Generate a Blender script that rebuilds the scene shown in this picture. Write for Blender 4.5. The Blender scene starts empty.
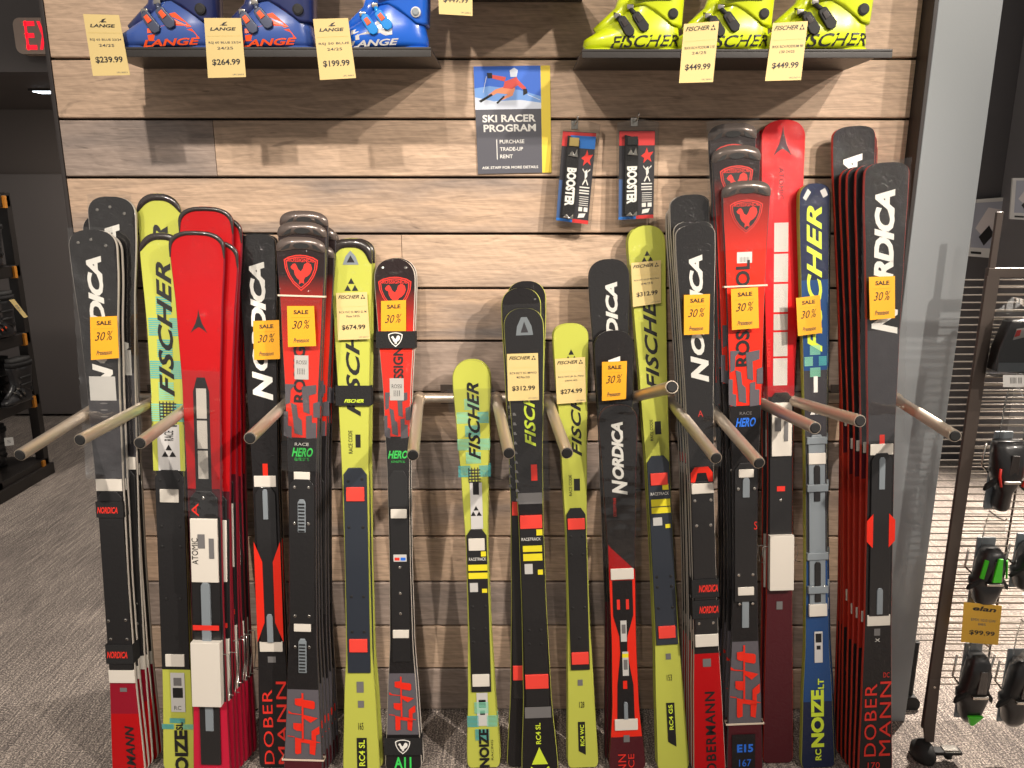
import bpy, math, random
from mathutils import Vector, Matrix
random.seed(7)
PI = math.pi
S = bpy.context.scene
COL = S.collection

# ------------------------------------------------------------------ camera
F = 770.0; TH = math.radians(13.5); DIST = 2.30; HGT = 1.699
CT, ST = math.cos(TH), math.sin(TH)
cam_d = bpy.data.cameras.new('camera'); cam = bpy.data.objects.new('camera', cam_d); COL.objects.link(cam)
cam_d.sensor_fit = 'HORIZONTAL'; cam_d.sensor_width = 36.0; cam_d.lens = F / 1024 * 36.0
cam_d.clip_start = 0.05
cam.location = (0, -DIST, HGT); cam.rotation_euler = (PI/2 - TH, 0, 0)
S.camera = cam

# ------------------------------------------------------------------ world, exposure, lights
S.view_settings.view_transform = 'Standard'; S.view_settings.look = 'None'
S.view_settings.exposure = 0.0; S.view_settings.gamma = 1.0; S.view_settings.use_curve_mapping = False
W = bpy.data.worlds.new('shop_world'); S.world = W; W.use_nodes = True
W.node_tree.nodes['Background'].inputs[0].default_value = (1.0, 0.93, 0.86, 1)
W.node_tree.nodes['Background'].inputs[1].default_value = 0.36

def spot(name, loc, aim, power, angle, blend=0.5, size=0.05, col=(1.0, 0.90, 0.79)):
    d = bpy.data.lights.new(name, 'SPOT'); d.energy = power; d.spot_size = math.radians(angle)
    d.spot_blend = blend; d.shadow_soft_size = size; d.color = col
    o = bpy.data.objects.new(name, d); COL.objects.link(o); o.location = loc
    o.rotation_euler = (Vector(aim) - Vector(loc)).to_track_quat('-Z', 'Y').to_euler()
    return o
spot('track_or_fill_spot', (-0.95, -2.5, 3.50), (-0.75, 0, 2.14), 268, 52, 1.0, 0.04)
spot('track_or_fill_spot', (-0.30, -2.5, 3.50), (-0.10, 0, 1.30), 110, 60, 1.0, 0.04)
spot('track_or_fill_spot', (1.70, -2.5, 3.50), (0.42, 0, 2.14), 262, 44, 0.9, 0.04)
spot('track_or_fill_spot', (2.50, -2.6, 3.40), (-0.15, 0, 0.70), 640, 40, 0.9, 0.04)
spot('track_or_fill_spot', (-2.00, -3.0, 3.40), (-1.10, 0, 0.40), 430, 40, 0.9, 0.04)  # added general fill for the lower skis and planks, no known fixture
spot('track_or_fill_spot', (3.1, -1.5, 3.2), (1.60, 0.1, 1.9), 205, 55, 0.8, 0.05)
spot('track_or_fill_spot', (3.0, 1.6, 3.2), (1.9, 0.3, 0), 2200, 80, 0.6, 0.08)
spot('track_or_fill_spot', (-2.35, 2.7, 2.18), (-2.9, 3.4, 0.6), 60, 160, 0.9, 0.10)  # added lamp under the low ceiling, stands in for the recessed light
spot('track_or_fill_spot', (-2.9, 0.3, 3.3), (-2.6, 1.6, 0), 240, 85, 0.9, 0.10)  # added fill to brighten the left carpet, no fixture known there

# ------------------------------------------------------------------ pixel <-> world helpers
def ray(u, v, Y):
    a = (u - 512) / F; b = (384 - v) / F
    dx, dy, dz = a, CT + b*ST, -ST + b*CT
    t = (Y + DIST) / dy
    return Vector((dx*t, Y, HGT + dz*t))
def rayz(u, v, z):
    a = (u - 512) / F; b = (384 - v) / F
    dx, dy, dz = a, CT + b*ST, -ST + b*CT
    t = (z - HGT) / dz
    return Vector((dx*t, dy*t - DIST, z))
def depth(P): return (P.y + DIST)*CT + (HGT - P.z)*ST
def proj(P):
    d = depth(P)
    return 512 + F*P.x/d, 384 - F*((P.z - HGT)*CT + (P.y + DIST)*ST)/d

# ------------------------------------------------------------------ materials
def lin(c):
    c /= 255.0
    return c/12.92 if c <= 0.04045 else ((c + 0.055)/1.055)**2.4
def rgb(r, g, b): return (lin(r), lin(g), lin(b), 1)
MATS = {}
def mat(name, col, rough=0.5, metal=0.0, coat=0.0, bump=0.0, bscale=60.0, emit=0.0, alpha=1.0, coatbump=0.0):
    if name in MATS: return MATS[name]
    m = bpy.data.materials.new(name); m.use_nodes = True
    nt = m.node_tree; p = nt.nodes['Principled BSDF']
    p.inputs['Base Color'].default_value = col
    p.inputs['Roughness'].default_value = rough; p.inputs['Metallic'].default_value = metal
    p.inputs['Coat Weight'].default_value = coat; p.inputs['Coat Roughness'].default_value = 0.06
    p.inputs['Alpha'].default_value = alpha
    if emit:
        p.inputs['Emission Color'].default_value = col; p.inputs['Emission Strength'].default_value = emit
    if bump or coatbump:
        tc = nt.nodes.new('ShaderNodeTexCoord'); n = nt.nodes.new('ShaderNodeTexNoise'); b = nt.nodes.new('ShaderNodeBump')
        n.inputs['Scale'].default_value = bscale; n.inputs['Detail'].default_value = 3
        nt.links.new(tc.outputs['Object'], n.inputs['Vector']); nt.links.new(n.outputs['Fac'], b.inputs['Height'])
        b.inputs['Strength'].default_value = bump or coatbump; b.inputs['Distance'].default_value = 0.004 if bump else 0.010
        if coatbump: n.inputs['Distortion'].default_value = 1.5
        nt.links.new(b.outputs['Normal'], p.inputs['Normal' if bump else 'Coat Normal'])
    MATS[name] = m
    return m
def wrapmat(name, col, rough=0.4, coat=0.5):        # topsheet under crinkled clear film
    m = mat(name, col, rough, coat=coat, coatbump=0.5, bscale=38)
    m.node_tree.nodes['Principled BSDF'].inputs['Specular IOR Level'].default_value = 0.2
    return m
def grad_mat(name, c0, c1, z0, z1, rough=0.35):      # printed colour blend along the ski (object z)
    m = wrapmat(name, c0, rough); nt = m.node_tree; p = nt.nodes['Principled BSDF']
    tc = nt.nodes.new('ShaderNodeTexCoord'); sx = nt.nodes.new('ShaderNodeSeparateXYZ'); mr = nt.nodes.new('ShaderNodeMapRange')
    mr.inputs['From Min'].default_value = z0; mr.inputs['From Max'].default_value = z1
    mx = nt.nodes.new('ShaderNodeMix'); mx.data_type = 'RGBA'
    mx.inputs[6].default_value = c0; mx.inputs[7].default_value = c1
    nt.links.new(tc.outputs['Object'], sx.inputs[0]); nt.links.new(sx.outputs['Z'], mr.inputs['Value'])
    nt.links.new(mr.outputs['Result'], mx.inputs[0]); nt.links.new(mx.outputs[2], p.inputs['Base Color'])
    return m

M = dict(
    lime=wrapmat('lime_topsheet', rgb(184, 188, 80), 0.4, 0.4), black=wrapmat('black_topsheet', rgb(30, 28, 29), 0.4, 0.45),
    char=wrapmat('charcoal_topsheet', rgb(33, 31, 32), 0.4, 0.45), red=wrapmat('red_topsheet', rgb(174, 8, 15), 0.45, 0.25),
    orange=wrapmat('orange_red_topsheet', rgb(226, 44, 26)), maroon=wrapmat('maroon_topsheet', rgb(74, 22, 30)),
    magenta=wrapmat('crimson_tail', rgb(190, 24, 56)), navy=wrapmat('navy_topsheet', rgb(30, 38, 66)),
    blue=wrapmat('blue_topsheet', rgb(34, 70, 120)), grey=wrapmat('grey_print', rgb(92, 88, 94)),
    dkgrey=wrapmat('dark_grey_print', rgb(60, 58, 62)), white=wrapmat('white_print', rgb(200, 198, 196)),
    teal=mat('teal_print', rgb(130, 200, 170), 0.4), tealdk=mat('teal_print_dark', rgb(80, 170, 170), 0.4),
    plate=mat('black_plate', rgb(32, 31, 32), 0.35, coat=0.3, bump=0.15, bscale=90),
    plategrey=mat('grey_plate', rgb(128, 136, 142), 0.35), navyplate=mat('slate_plate', rgb(40, 46, 56), 0.4, coat=0.3),
    pad=mat('white_pad', rgb(216, 209, 198), 0.55), redpad=mat('red_pad', rgb(232, 66, 54), 0.5),
    ink=mat('black_ink', rgb(26, 25, 26), 0.45), whiteink=mat('white_ink', rgb(232, 230, 224), 0.45),
    redink=mat('red_ink', rgb(224, 48, 36), 0.45), limeink=mat('lime_ink', rgb(206, 226, 60), 0.45),
    greenink=mat('green_ink', rgb(60, 210, 90), 0.45), blueink=mat('blue_ink', rgb(40, 110, 220), 0.45),
    greyink=mat('grey_ink', rgb(110, 108, 108), 0.5), yellow=mat('yellow_sticker', rgb(232, 218, 40), 0.5),
    steel=mat('steel_edge', rgb(190, 182, 170), 0.3, 0.9), side_black=mat('black_sidewall', rgb(30, 28, 28), 0.4),
    side_white=mat('pale_sidewall', rgb(190, 182, 172), 0.4), side_red=mat('red_sidewall', rgb(190, 52, 38), 0.4),
    side_maroon=mat('maroon_sidewall', rgb(130, 24, 40), 0.35), side_lime=mat('lime_sidewall', rgb(170, 174, 76), 0.4),
    chrome=mat('chrome', rgb(205, 200, 192), 0.18, 1.0), nickel=mat('brushed_nickel', rgb(214, 200, 182), 0.42, 0.85),
    rubber=mat('black_rubber', rgb(24, 23, 23), 0.7), guard=mat('dark_tip_guard', rgb(52, 46, 44), 0.25, coat=0.8),
    guardgrey=mat('grey_tip_guard', rgb(104, 92, 86), 0.25, 0.3, coat=0.8), dots=mat('dotted_insert', rgb(196, 190, 182), 0.5, bump=0.6, bscale=400),
    strap=mat('black_webbing', rgb(22, 21, 22), 0.85, bump=0.4, bscale=300), band=mat('pale_rubber_band', rgb(214, 196, 176), 0.6),
    label=mat('paper_sticker', rgb(196, 194, 190), 0.6), tagy=mat('pale_yellow_card', rgb(212, 188, 126), 0.65),
    tagsale=mat('golden_yellow_card', rgb(228, 160, 18), 0.65), navyink=mat('navy_ink', rgb(44, 46, 60), 0.5),
    shelf=mat('black_shelf_metal', rgb(38, 34, 32), 0.4, bump=0.05), darkmetal=mat('dark_bronze_metal', rgb(88, 78, 72), 0.45, 0.4),
)
def clear_mat():
    m = bpy.data.materials.new('clear_film'); m.use_nodes = True; nt = m.node_tree
    out = nt.nodes['Material Output']; nt.nodes.remove(nt.nodes['Principled BSDF'])
    tr = nt.nodes.new('ShaderNodeBsdfTransparent'); tr.inputs[0].default_value = (0.93, 0.93, 0.92, 1)
    gl = nt.nodes.new('ShaderNodeBsdfGlossy'); gl.inputs['Roughness'].default_value = 0.08
    fr = nt.nodes.new('ShaderNodeFresnel'); fr.inputs['IOR'].default_value = 1.5
    mx = nt.nodes.new('ShaderNodeMixShader')
    nt.links.new(fr.outputs[0], mx.inputs[0]); nt.links.new(tr.outputs[0], mx.inputs[1]); nt.links.new(gl.outputs[0], mx.inputs[2])
    nt.links.new(mx.outputs[0], out.inputs[0])
    return m
M['clear'] = clear_mat()
def film_mat():                                      # thin crinkled wrap: clear, with sharp little creases
    m = clear_mat(); m.name = 'crinkled_film'; nt = m.node_tree; L = nt.links.new
    tc = nt.nodes.new('ShaderNodeTexCoord'); mp = nt.nodes.new('ShaderNodeMapping'); mp.inputs['Scale'].default_value = (1.6, 1, 0.7)
    n = nt.nodes.new('ShaderNodeTexNoise'); n.inputs['Scale'].default_value = 42; n.inputs['Detail'].default_value = 5; n.inputs['Distortion'].default_value = 2.5; n.inputs['Roughness'].default_value = 0.6
    b = nt.nodes.new('ShaderNodeBump'); b.inputs['Strength'].default_value = 1.0; b.inputs['Distance'].default_value = 0.016
    L(tc.outputs['Object'], mp.inputs[0]); L(mp.outputs[0], n.inputs['Vector']); L(n.outputs['Fac'], b.inputs['Height'])
    for k in nt.nodes:
        if k.bl_idname == 'ShaderNodeBsdfGlossy': L(b.outputs[0], k.inputs['Normal'])
        if k.bl_idname == 'ShaderNodeBsdfGlossy': k.inputs['Roughness'].default_value = 0.27
        if k.bl_idname == 'ShaderNodeFresnel': k.inputs['IOR'].default_value = 1.75
    return m
M['film'] = film_mat()

# ------------------------------------------------------------------ mesh builder
class MB:
    def __init__(s): s.v = []; s.f = []; s.m = []
    def face(s, idx, m=0): s.f.append(tuple(idx)); s.m.append(m)
    def pts(s, P):
        n = len(s.v); s.v += [tuple(p) for p in P]; return list(range(n, n + len(P)))
    def box(s, lo, hi, m=0):
        x0, y0, z0 = lo; x1, y1, z1 = hi
        i = s.pts([(x0,y0,z0),(x1,y0,z0),(x1,y1,z0),(x0,y1,z0),(x0,y0,z1),(x1,y0,z1),(x1,y1,z1),(x0,y1,z1)])
        for q in ((3,2,1,0),(4,5,6,7),(0,1,5,4),(1,2,6,5),(2,3,7,6),(3,0,4,7)): s.face([i[k] for k in q], m)
        return s
    def prism(s, P, d, m=0):               # closed polygon P (3d) pushed along vector d
        d = Vector(d); a = s.pts(P); b = s.pts([Vector(p) + d for p in P]); n = len(P)
        s.face(a, m); s.face(b[::-1], m)
        for k in range(n): s.face((a[k], b[k], b[(k+1) % n], a[(k+1) % n]), m)
        return s
    def loft(s, rings, m=0, cap=True):
        R = [s.pts(r) for r in rings]; n = len(R[0])
        for a, b in zip(R, R[1:]):
            for k in range(n): s.face((a[k], a[(k+1) % n], b[(k+1) % n], b[k]), m)
        if cap: s.face(R[0][::-1], m); s.face(R[-1], m)
        return s
    def tube(s, path, r, n=12, m=0, cap=True):
        path = [Vector(p) for p in path]; rings = []
        rr = r if isinstance(r, (list, tuple)) else [r]*len(path)
        up = None
        for i, p in enumerate(path):
            t = (path[min(i+1, len(path)-1)] - path[max(i-1, 0)]).normalized()
            if up is None: up = Vector((0, 0, 1)) if abs(t.z) < 0.9 else Vector((1, 0, 0))
            a = t.cross(up).normalized(); b = a.cross(t).normalized(); up = b
            rings.append([p + (a*math.cos(2*PI*k/n) + b*math.sin(2*PI*k/n))*rr[i] for k in range(n)])
        return s.loft(rings, m, cap)
    def build(s, name, mats, parent=None, smooth=False, bevel=0.0, seg=2):
        me = bpy.data.meshes.new(name); me.from_pydata(s.v, [], s.f)
        if not isinstance(mats, (list, tuple)): mats = [mats]
        for m in mats: me.materials.append(m)
        me.polygons.foreach_set('material_index', s.m)
        if smooth: me.polygons.foreach_set('use_smooth', [True]*len(s.f))
        me.update()
        o = bpy.data.objects.new(name, me); COL.objects.link(o)
        if parent: o.parent = parent
        if bevel:
            b = o.modifiers.new('bevel', 'BEVEL'); b.width = bevel; b.segments = seg; b.limit_method = 'ANGLE'; b.angle_limit = 0.6
            w = o.modifiers.new('wn', 'WEIGHTED_NORMAL'); w.keep_sharp = True
            me.polygons.foreach_set('use_smooth', [True]*len(s.f))
        return o
def empty(name, loc=(0, 0, 0)):
    o = bpy.data.objects.new(name, None); COL.objects.link(o); o.location = loc; o.empty_display_size = 0.05
    return o
def tag(o, label=None, cat=None, group=None, kind=None):
    if label: o['label'] = label
    if cat: o['category'] = cat
    if group: o['group'] = group
    if kind: o['kind'] = kind
    return o

# ------------------------------------------------------------------ lettering
GL = {}
def glyphs(text, shear=0.0, off=0.0, spacing=1.0):
    k = (text, shear, off, spacing)
    if k in GL: return GL[k]
    c = bpy.data.curves.new('lettering', 'FONT'); c.body = text; c.shear = shear; c.offset = off; c.space_character = spacing
    c.resolution_u = 3; c.fill_mode = 'FRONT'
    o = bpy.data.objects.new('lettering', c); COL.objects.link(o)
    dg = bpy.context.evaluated_depsgraph_get(); dg.update()
    me = o.evaluated_get(dg).to_mesh()
    vs = [(v.co.x, v.co.y) for v in me.vertices]; fs = [tuple(p.vertices) for p in me.polygons]
    o.evaluated_get(dg).to_mesh_clear()
    bpy.data.objects.remove(o); bpy.data.curves.remove(c)
    x0 = min(v[0] for v in vs); x1 = max(v[0] for v in vs); y0 = min(v[1] for v in vs); y1 = max(v[1] for v in vs)
    GL[k] = ([((x-x0)/(x1-x0), (y-y0)/max(y1-y0, 1e-6)) for x, y in vs], fs, (x1-x0)/max(y1-y0, 1e-6))
    return GL[k]
def add_text(mb, fn, text, m=0, shear=0.0, off=0.0, spacing=1.0):    # fn maps (0..1, 0..1) to 3d
    vs, fs, asp = glyphs(text, shear, off, spacing)
    i0 = len(mb.v); mb.v += [tuple(fn(x, y)) for x, y in vs]
    for f in fs: mb.face([i0 + k for k in f], m)

# shapes in the unit square
TRI = [[(0.5, 1), (0.27, 0.54), (0.73, 0.54)], [(0.24, 0.46), (0.0, 0.0), (0.47, 0.0)], [(0.76, 0.46), (0.53, 0.0), (1.0, 0.0)]]
ARROW = [[(0.5, 1), (0.44, 0.72), (0.30, 0.40), (0.0, 0.0), (0.22, 0.14), (0.5, 0.26)], [(0.5, 1), (0.5, 0.26), (0.78, 0.14), (1.0, 0.0), (0.70, 0.40), (0.56, 0.72)]]
SHIELD = [(0.0, 0.86), (0.14, 0.94), (0.35, 0.99), (0.5, 1.0), (0.65, 0.99), (0.86, 0.94), (1.0, 0.86), (0.97, 0.62), (0.88, 0.40), (0.74, 0.2), (0.5, 0.0), (0.26, 0.2), (0.12, 0.40), (0.03, 0.62)]
def shrink(P, k, c=(0.5, 0.58)): return [(c[0]+(x-c[0])*k, c[1]+(y-c[1])*k) for x, y in P]
ROOST = [(.20,.66),(.27,.74),(.33,.76),(.38,.70),(.42,.60),(.50,.54),(.56,.62),(.60,.74),(.70,.80),(.80,.74),(.83,.62),(.78,.50),(.70,.42),(.62,.38),(.58,.30),(.60,.20),(.52,.24),(.44,.18),(.46,.30),(.38,.36),(.32,.46),(.30,.58),(.24,.60)]

# ------------------------------------------------------------------ the setting
def noise_mix(nt, scale, detail, coord, vec_scale=None):
    n = nt.nodes.new('ShaderNodeTexNoise'); n.inputs['Scale'].default_value = scale; n.inputs['Detail'].default_value = detail
    if vec_scale:
        mp = nt.nodes.new('ShaderNodeMapping'); mp.inputs['Scale'].default_value = vec_scale
        nt.links.new(coord, mp.inputs[0]); nt.links.new(mp.outputs[0], n.inputs['Vector'])
    else: nt.links.new(coord, n.inputs['Vector'])
    return n
def wood_mat():
    m = bpy.data.materials.new('weathered_plank'); m.use_nodes = True; nt = m.node_tree; p = nt.nodes['Principled BSDF']; L = nt.links.new
    at = nt.nodes.new('ShaderNodeAttribute'); at.attribute_name = 'board'
    tc = nt.nodes.new('ShaderNodeTexCoord')
    off = nt.nodes.new('ShaderNodeVectorMath'); off.operation = 'MULTIPLY_ADD'
    L(at.outputs['Color'], off.inputs[0]); off.inputs[1].default_value = (7, 3, 11); L(tc.outputs['Object'], off.inputs[2])
    sep = nt.nodes.new('ShaderNodeSeparateColor'); L(at.outputs['Color'], sep.inputs[0])
    # warm tan boards to grey-brown boards
    ramp = nt.nodes.new('ShaderNodeValToRGB'); L(sep.outputs[0], ramp.inputs[0]); e = ramp.color_ramp.elements
    e[0].color = rgb(206, 177, 151); e[1].color = rgb(166, 148, 136); e[0].position = 0.1; e[1].position = 0.9
    x = e.new(0.5); x.color = rgb(194, 164, 138)
    # stretched grain
    g = noise_mix(nt, 3.0, 8, off.outputs[0], (2.2, 1, 26)); g.inputs['Roughness'].default_value = 0.65; g.inputs['Distortion'].default_value = 1.2
    gr = nt.nodes.new('ShaderNodeMapRange'); gr.inputs['From Min'].default_value = 0.32; gr.inputs['From Max'].default_value = 0.7
    gr.inputs['To Min'].default_value = 0.62; gr.inputs['To Max'].default_value = 1.14; L(g.outputs['Fac'], gr.inputs['Value'])
    # broad grey weathering
    b = noise_mix(nt, 2.0, 4, off.outputs[0], (1.0, 1, 5))
    br = nt.nodes.new('ShaderNodeMapRange'); br.inputs['From Min'].default_value = 0.48; br.inputs['From Max'].default_value = 0.72; L(b.outputs['Fac'], br.inputs['Value'])
    bm = nt.nodes.new('ShaderNodeMath'); bm.operation = 'MULTIPLY'; L(br.outputs[0], bm.inputs[0]); L(sep.outputs[1], bm.inputs[1])
    mg = nt.nodes.new('ShaderNodeMix'); mg.data_type = 'RGBA'; L(bm.outputs[0], mg.inputs[0]); L(ramp.outputs[0], mg.inputs[6]); mg.inputs[7].default_value = rgb(132, 122, 117)
    # diagonal saw marks
    w = nt.nodes.new('ShaderNodeTexWave'); w.wave_type = 'BANDS'; w.inputs['Scale'].default_value = 14; w.inputs['Distortion'].default_value = 5; w.inputs['Detail'].default_value = 3
    mp = nt.nodes.new('ShaderNodeMapping'); mp.inputs['Rotation'].default_value = (0, 0.9, 0); L(off.outputs[0], mp.inputs[0]); L(mp.outputs[0], w.inputs['Vector'])
    wr = nt.nodes.new('ShaderNodeMapRange'); wr.inputs['To Min'].default_value = 0.96; wr.inputs['To Max'].default_value = 1.02; L(w.outputs['Fac'], wr.inputs['Value'])
    mul = nt.nodes.new('ShaderNodeMath'); mul.operation = 'MULTIPLY'; L(gr.outputs[0], mul.inputs[0]); L(wr.outputs[0], mul.inputs[1])
    # a few dark knots and cracks
    kn = noise_mix(nt, 1.6, 6, off.outputs[0], (2.0, 1, 9)); kn.inputs['Distortion'].default_value = 2.5
    kr = nt.nodes.new('ShaderNodeMapRange'); kr.inputs['From Min'].default_value = 0.66; kr.inputs['From Max'].default_value = 0.74
    kr.inputs['To Min'].default_value = 1.0; kr.inputs['To Max'].default_value = 0.62; L(kn.outputs['Fac'], kr.inputs['Value'])
    mul2 = nt.nodes.new('ShaderNodeMath'); mul2.operation = 'MULTIPLY'; L(mul.outputs[0], mul2.inputs[0]); L(kr.outputs[0], mul2.inputs[1])
    vm = nt.nodes.new('ShaderNodeVectorMath'); vm.operation = 'SCALE'; L(mg.outputs[2], vm.inputs[0]); L(mul2.outputs[0], vm.inputs['Scale'])
    L(vm.outputs[0], p.inputs['Base Color']); p.inputs['Roughness'].default_value = 0.62
    bp = nt.nodes.new('ShaderNodeBump'); bp.inputs['Strength'].default_value = 0.25; bp.inputs['Distance'].default_value = 0.003
    L(mul2.outputs[0], bp.inputs['Height']); L(bp.outputs[0], p.inputs['Normal'])
    return m
WOOD = wood_mat()
BACKING = mat('plank_gap', rgb(40, 32, 27), 0.9)
XL, XR, PS = -1.286, 1.128, 0.16
mb = MB(); tints = []
rb = random.Random(11)
mb.box((XL, 0.02, 0), (XR, 0.16, 3.2), 1); tints += [(0.5, 0.5, 0.5)]*6
joints = {11: [-0.85], 10: [0.40], 12: [], 13: [], 9: [-0.325, 0.72], 8: [0.52]}
for k in range(20):
    js = joints.get(k, [rb.uniform(-0.9, 0.9)] if rb.random() < 0.8 else [])
    xs = [XL] + sorted(js) + [XR]
    for n, (a, b) in enumerate(zip(xs, xs[1:])):
        t = (rb.random(), rb.uniform(0.2, 1.0), rb.random())
        if k in (12, 13): t = (0.25, 0.15, rb.random())
        if k == 11: t = (0.98, 1.0, 0.3) if n == 0 else (0.2, 0.3, 0.6)
        if k == 10: t = (0.35, 0.9, 0.15)
        z0, z1 = k*PS + 0.0035, (k+1)*PS - 0.0035; e = 0.0025
        i = mb.pts([(a+.0006, 0.02, z0), (b-.0006, 0.02, z0), (b-.0006, 0.02, z1), (a+.0006, 0.02, z1),
                    (a+.0006, e, z0), (b-.0006, e, z0), (b-.0006, e, z1), (a+.0006, e, z1),
                    (a+.001, 0, z0+e), (b-.001, 0, z0+e), (b-.001, 0, z1-e), (a+.001, 0, z1-e)])
        for q in ((8,9,10,11), (4,5,9,8), (5,6,10,9), (6,7,11,10), (7,4,8,11), (0,1,5,4), (1,2,6,5), (2,3,7,6), (3,0,4,7)):
            mb.face([i[j] for j in q], 0); tints.append(t)
wall = mb.build('wall_back', [WOOD, BACKING])
ca = wall.data.color_attributes.new('board', 'FLOAT_COLOR', 'CORNER')
li = 0
for p, t in zip(wall.data.polygons, tints):
    for _ in p.vertices: ca.data[li].color = (t[0], t[1], t[2], 1); li += 1
tag(wall, kind='structure')

def carpet_mat():
    m = bpy.data.materials.new('streaked_carpet'); m.use_nodes = True; nt = m.node_tree; p = nt.nodes['Principled BSDF']; L = nt.links.new
    tc = nt.nodes.new('ShaderNodeTexCoord')
    mp = nt.nodes.new('ShaderNodeMapping'); mp.inputs['Rotation'].default_value = (0, 0, 0.09); mp.inputs['Scale'].default_value = (150, 5, 1); L(tc.outputs['Object'], mp.inputs[0])
    n = nt.nodes.new('ShaderNodeTexNoise'); n.inputs['Scale'].default_value = 1.0; n.inputs['Detail'].default_value = 4; n.inputs['Roughness'].default_value = 0.7; L(mp.outputs[0], n.inputs['Vector'])
    n2 = noise_mix(nt, 190, 3, tc.outputs['Object']); n3 = noise_mix(nt, 3, 2, tc.outputs['Object'])
    ad = nt.nodes.new('ShaderNodeMath'); ad.operation = 'MULTIPLY_ADD'; L(n2.outputs['Fac'], ad.inputs[0]); ad.inputs[1].default_value = 0.9
    sc_ = nt.nodes.new('ShaderNodeMath'); sc_.operation = 'MULTIPLY'; sc_.inputs[1].default_value = 0.55; L(n.outputs['Fac'], sc_.inputs[0]); L(sc_.outputs[0], ad.inputs[2])
    ad2 = nt.nodes.new('ShaderNodeMath'); ad2.operation = 'MULTIPLY_ADD'; L(n3.outputs['Fac'], ad2.inputs[0]); ad2.inputs[1].default_value = 0.12; L(ad.outputs[0], ad2.inputs[2])
    r = nt.nodes.new('ShaderNodeValToRGB'); L(ad2.outputs[0], r.inputs[0]); e = r.color_ramp.elements
    e[0].position = 0.58; e[0].color = rgb(52, 47, 45); e[1].position = 1.0; e[1].color = rgb(206, 192, 178)
    x = e.new(0.78); x.color = rgb(112, 103, 98)
    L(r.outputs[0], p.inputs['Base Color']); p.inputs['Roughness'].default_value = 0.95
    bp = nt.nodes.new('ShaderNodeBump'); bp.inputs['Strength'].default_value = 0.6; bp.inputs['Distance'].default_value = 0.004
    L(ad.outputs[0], bp.inputs['Height']); L(bp.outputs[0], p.inputs['Normal'])
    return m
FLOOR = carpet_mat()
tag(MB().box((-6.0, -4.0, -0.05), (6.0, 6.0, 0)).build('floor', FLOOR), kind='structure')

GREYWALL = mat('grey_painted_wall', rgb(142, 147, 150), 0.5, bump=0.04, bscale=150)
DARKWALL = mat('charcoal_wall', rgb(98, 92, 90), 0.42, bump=0.03, bscale=20)
DARKER = mat('dark_soffit', rgb(88, 80, 76), 0.6)
TRIM = mat('dark_trim', rgb(44, 38, 36), 0.5)
tag(MB().box((XL-0.012, -0.004, 0), (XL, 0.16, 3.2)).build('trim_1', TRIM, bevel=0.002), kind='structure')
mb = MB().box((1.140, -0.060, 0), (ray(1003.7, 0, -.06).x, 0.35, 3.2), 0)
tag(mb.build('wall_right', GREYWALL, bevel=0.003), kind='structure')
tag(MB().box((XR, -0.062, 0), (1.140, 0.02, 3.2)).build('trim_2', TRIM, bevel=0.002), kind='structure')
# left bay: far charcoal wall, header with the exit sign, low ceiling with a recessed light
ZC = ray(20, 72, 2.0).z
tag(MB().box((-6.0, 3.74, 0), (-1.0, 3.9, 3.6)).build('wall_left', DARKER), kind='structure')
ztop = ray(30, 174, 3.66).z
tag(MB().box((-6.0, 3.66, 0.02), (-1.6, 3.74, ztop)).build('door_1', DARKWALL, bevel=0.004), kind='structure')
tag(MB().box((-6.0, 2.0, ZC), (-1.1, 2.12, 3.6)).build('wall_header', mat('soffit_face', rgb(84, 78, 76), 0.55)), kind='structure')
tag(MB().box((-6.0, 2.12, ZC), (-1.1, 3.74, ZC+0.1)).build('ceiling', DARKER), kind='structure')
tag(MB().box((1.405, 2.6, 0), (6.0, 2.75, 3.6)).build('wall_far', mat('slate_wall', rgb(74, 72, 74), 0.5)), kind='structure')
tag(MB().box((3.02, 2.2, 0), (3.25, 2.6, 3.4)).build('trim_3', mat('slate_post', rgb(112, 110, 112), 0.5), bevel=0.004), kind='structure')

# recessed light in the low ceiling
lp = rayz(30, 90, ZC)
t = tag(empty('ceiling_light', (lp.x, lp.y, ZC)), 'bright recessed ceiling light glowing under the dark soffit left of the planks', 'ceiling light')
MB().box((0.02, -0.06, -0.012), (0.42, 0.06, 0.0)).build('light_frame', M['shelf'], t, bevel=0.003)
MB().box((0.04, -0.045, -0.016), (0.40, 0.045, -0.0125)).build('diffuser', mat('lit_diffuser', (0.85, 0.93, 1, 1), emit=6.0), t)

# exit sign on the header
c0 = ray(10, 19, 1.97); c1 = ray(10, 55, 1.97)
zb, zt = c1.z, c0.z; xe = c0.x + 0.028
t = tag(empty('exit_sign', (xe, 2.0, zb)), 'illuminated exit sign with red capital letters, half hidden by the plank wall', 'exit sign')
mb = MB()
w, h = 0.36, zt - zb; r = 0.035; P = []
for cx, cz, a0 in ((w-r, h-r, 0), (r, h-r, 90), (r, r, 180), (w-r, r, 270)):
    for k in range(6):
        a = math.radians(a0 + 18*k); P.append((cx + r*math.cos(a), -0.06, cz + r*math.sin(a)))
mb.prism(P, (0, 0.06, 0)).build('sign_plate', mat('sign_face', rgb(170, 150, 136), 0.5), t)
mb = MB(); STROKE = {'E': [(0,0,.22,1),(0,.84,1,1),(0,.42,.85,.58),(0,0,1,.16)], 'I': [(.3,0,.7,1)], 'T': [(0,.84,1,1),(.38,0,.62,1)]}
x0 = 0.058; lw = 0.052
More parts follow.
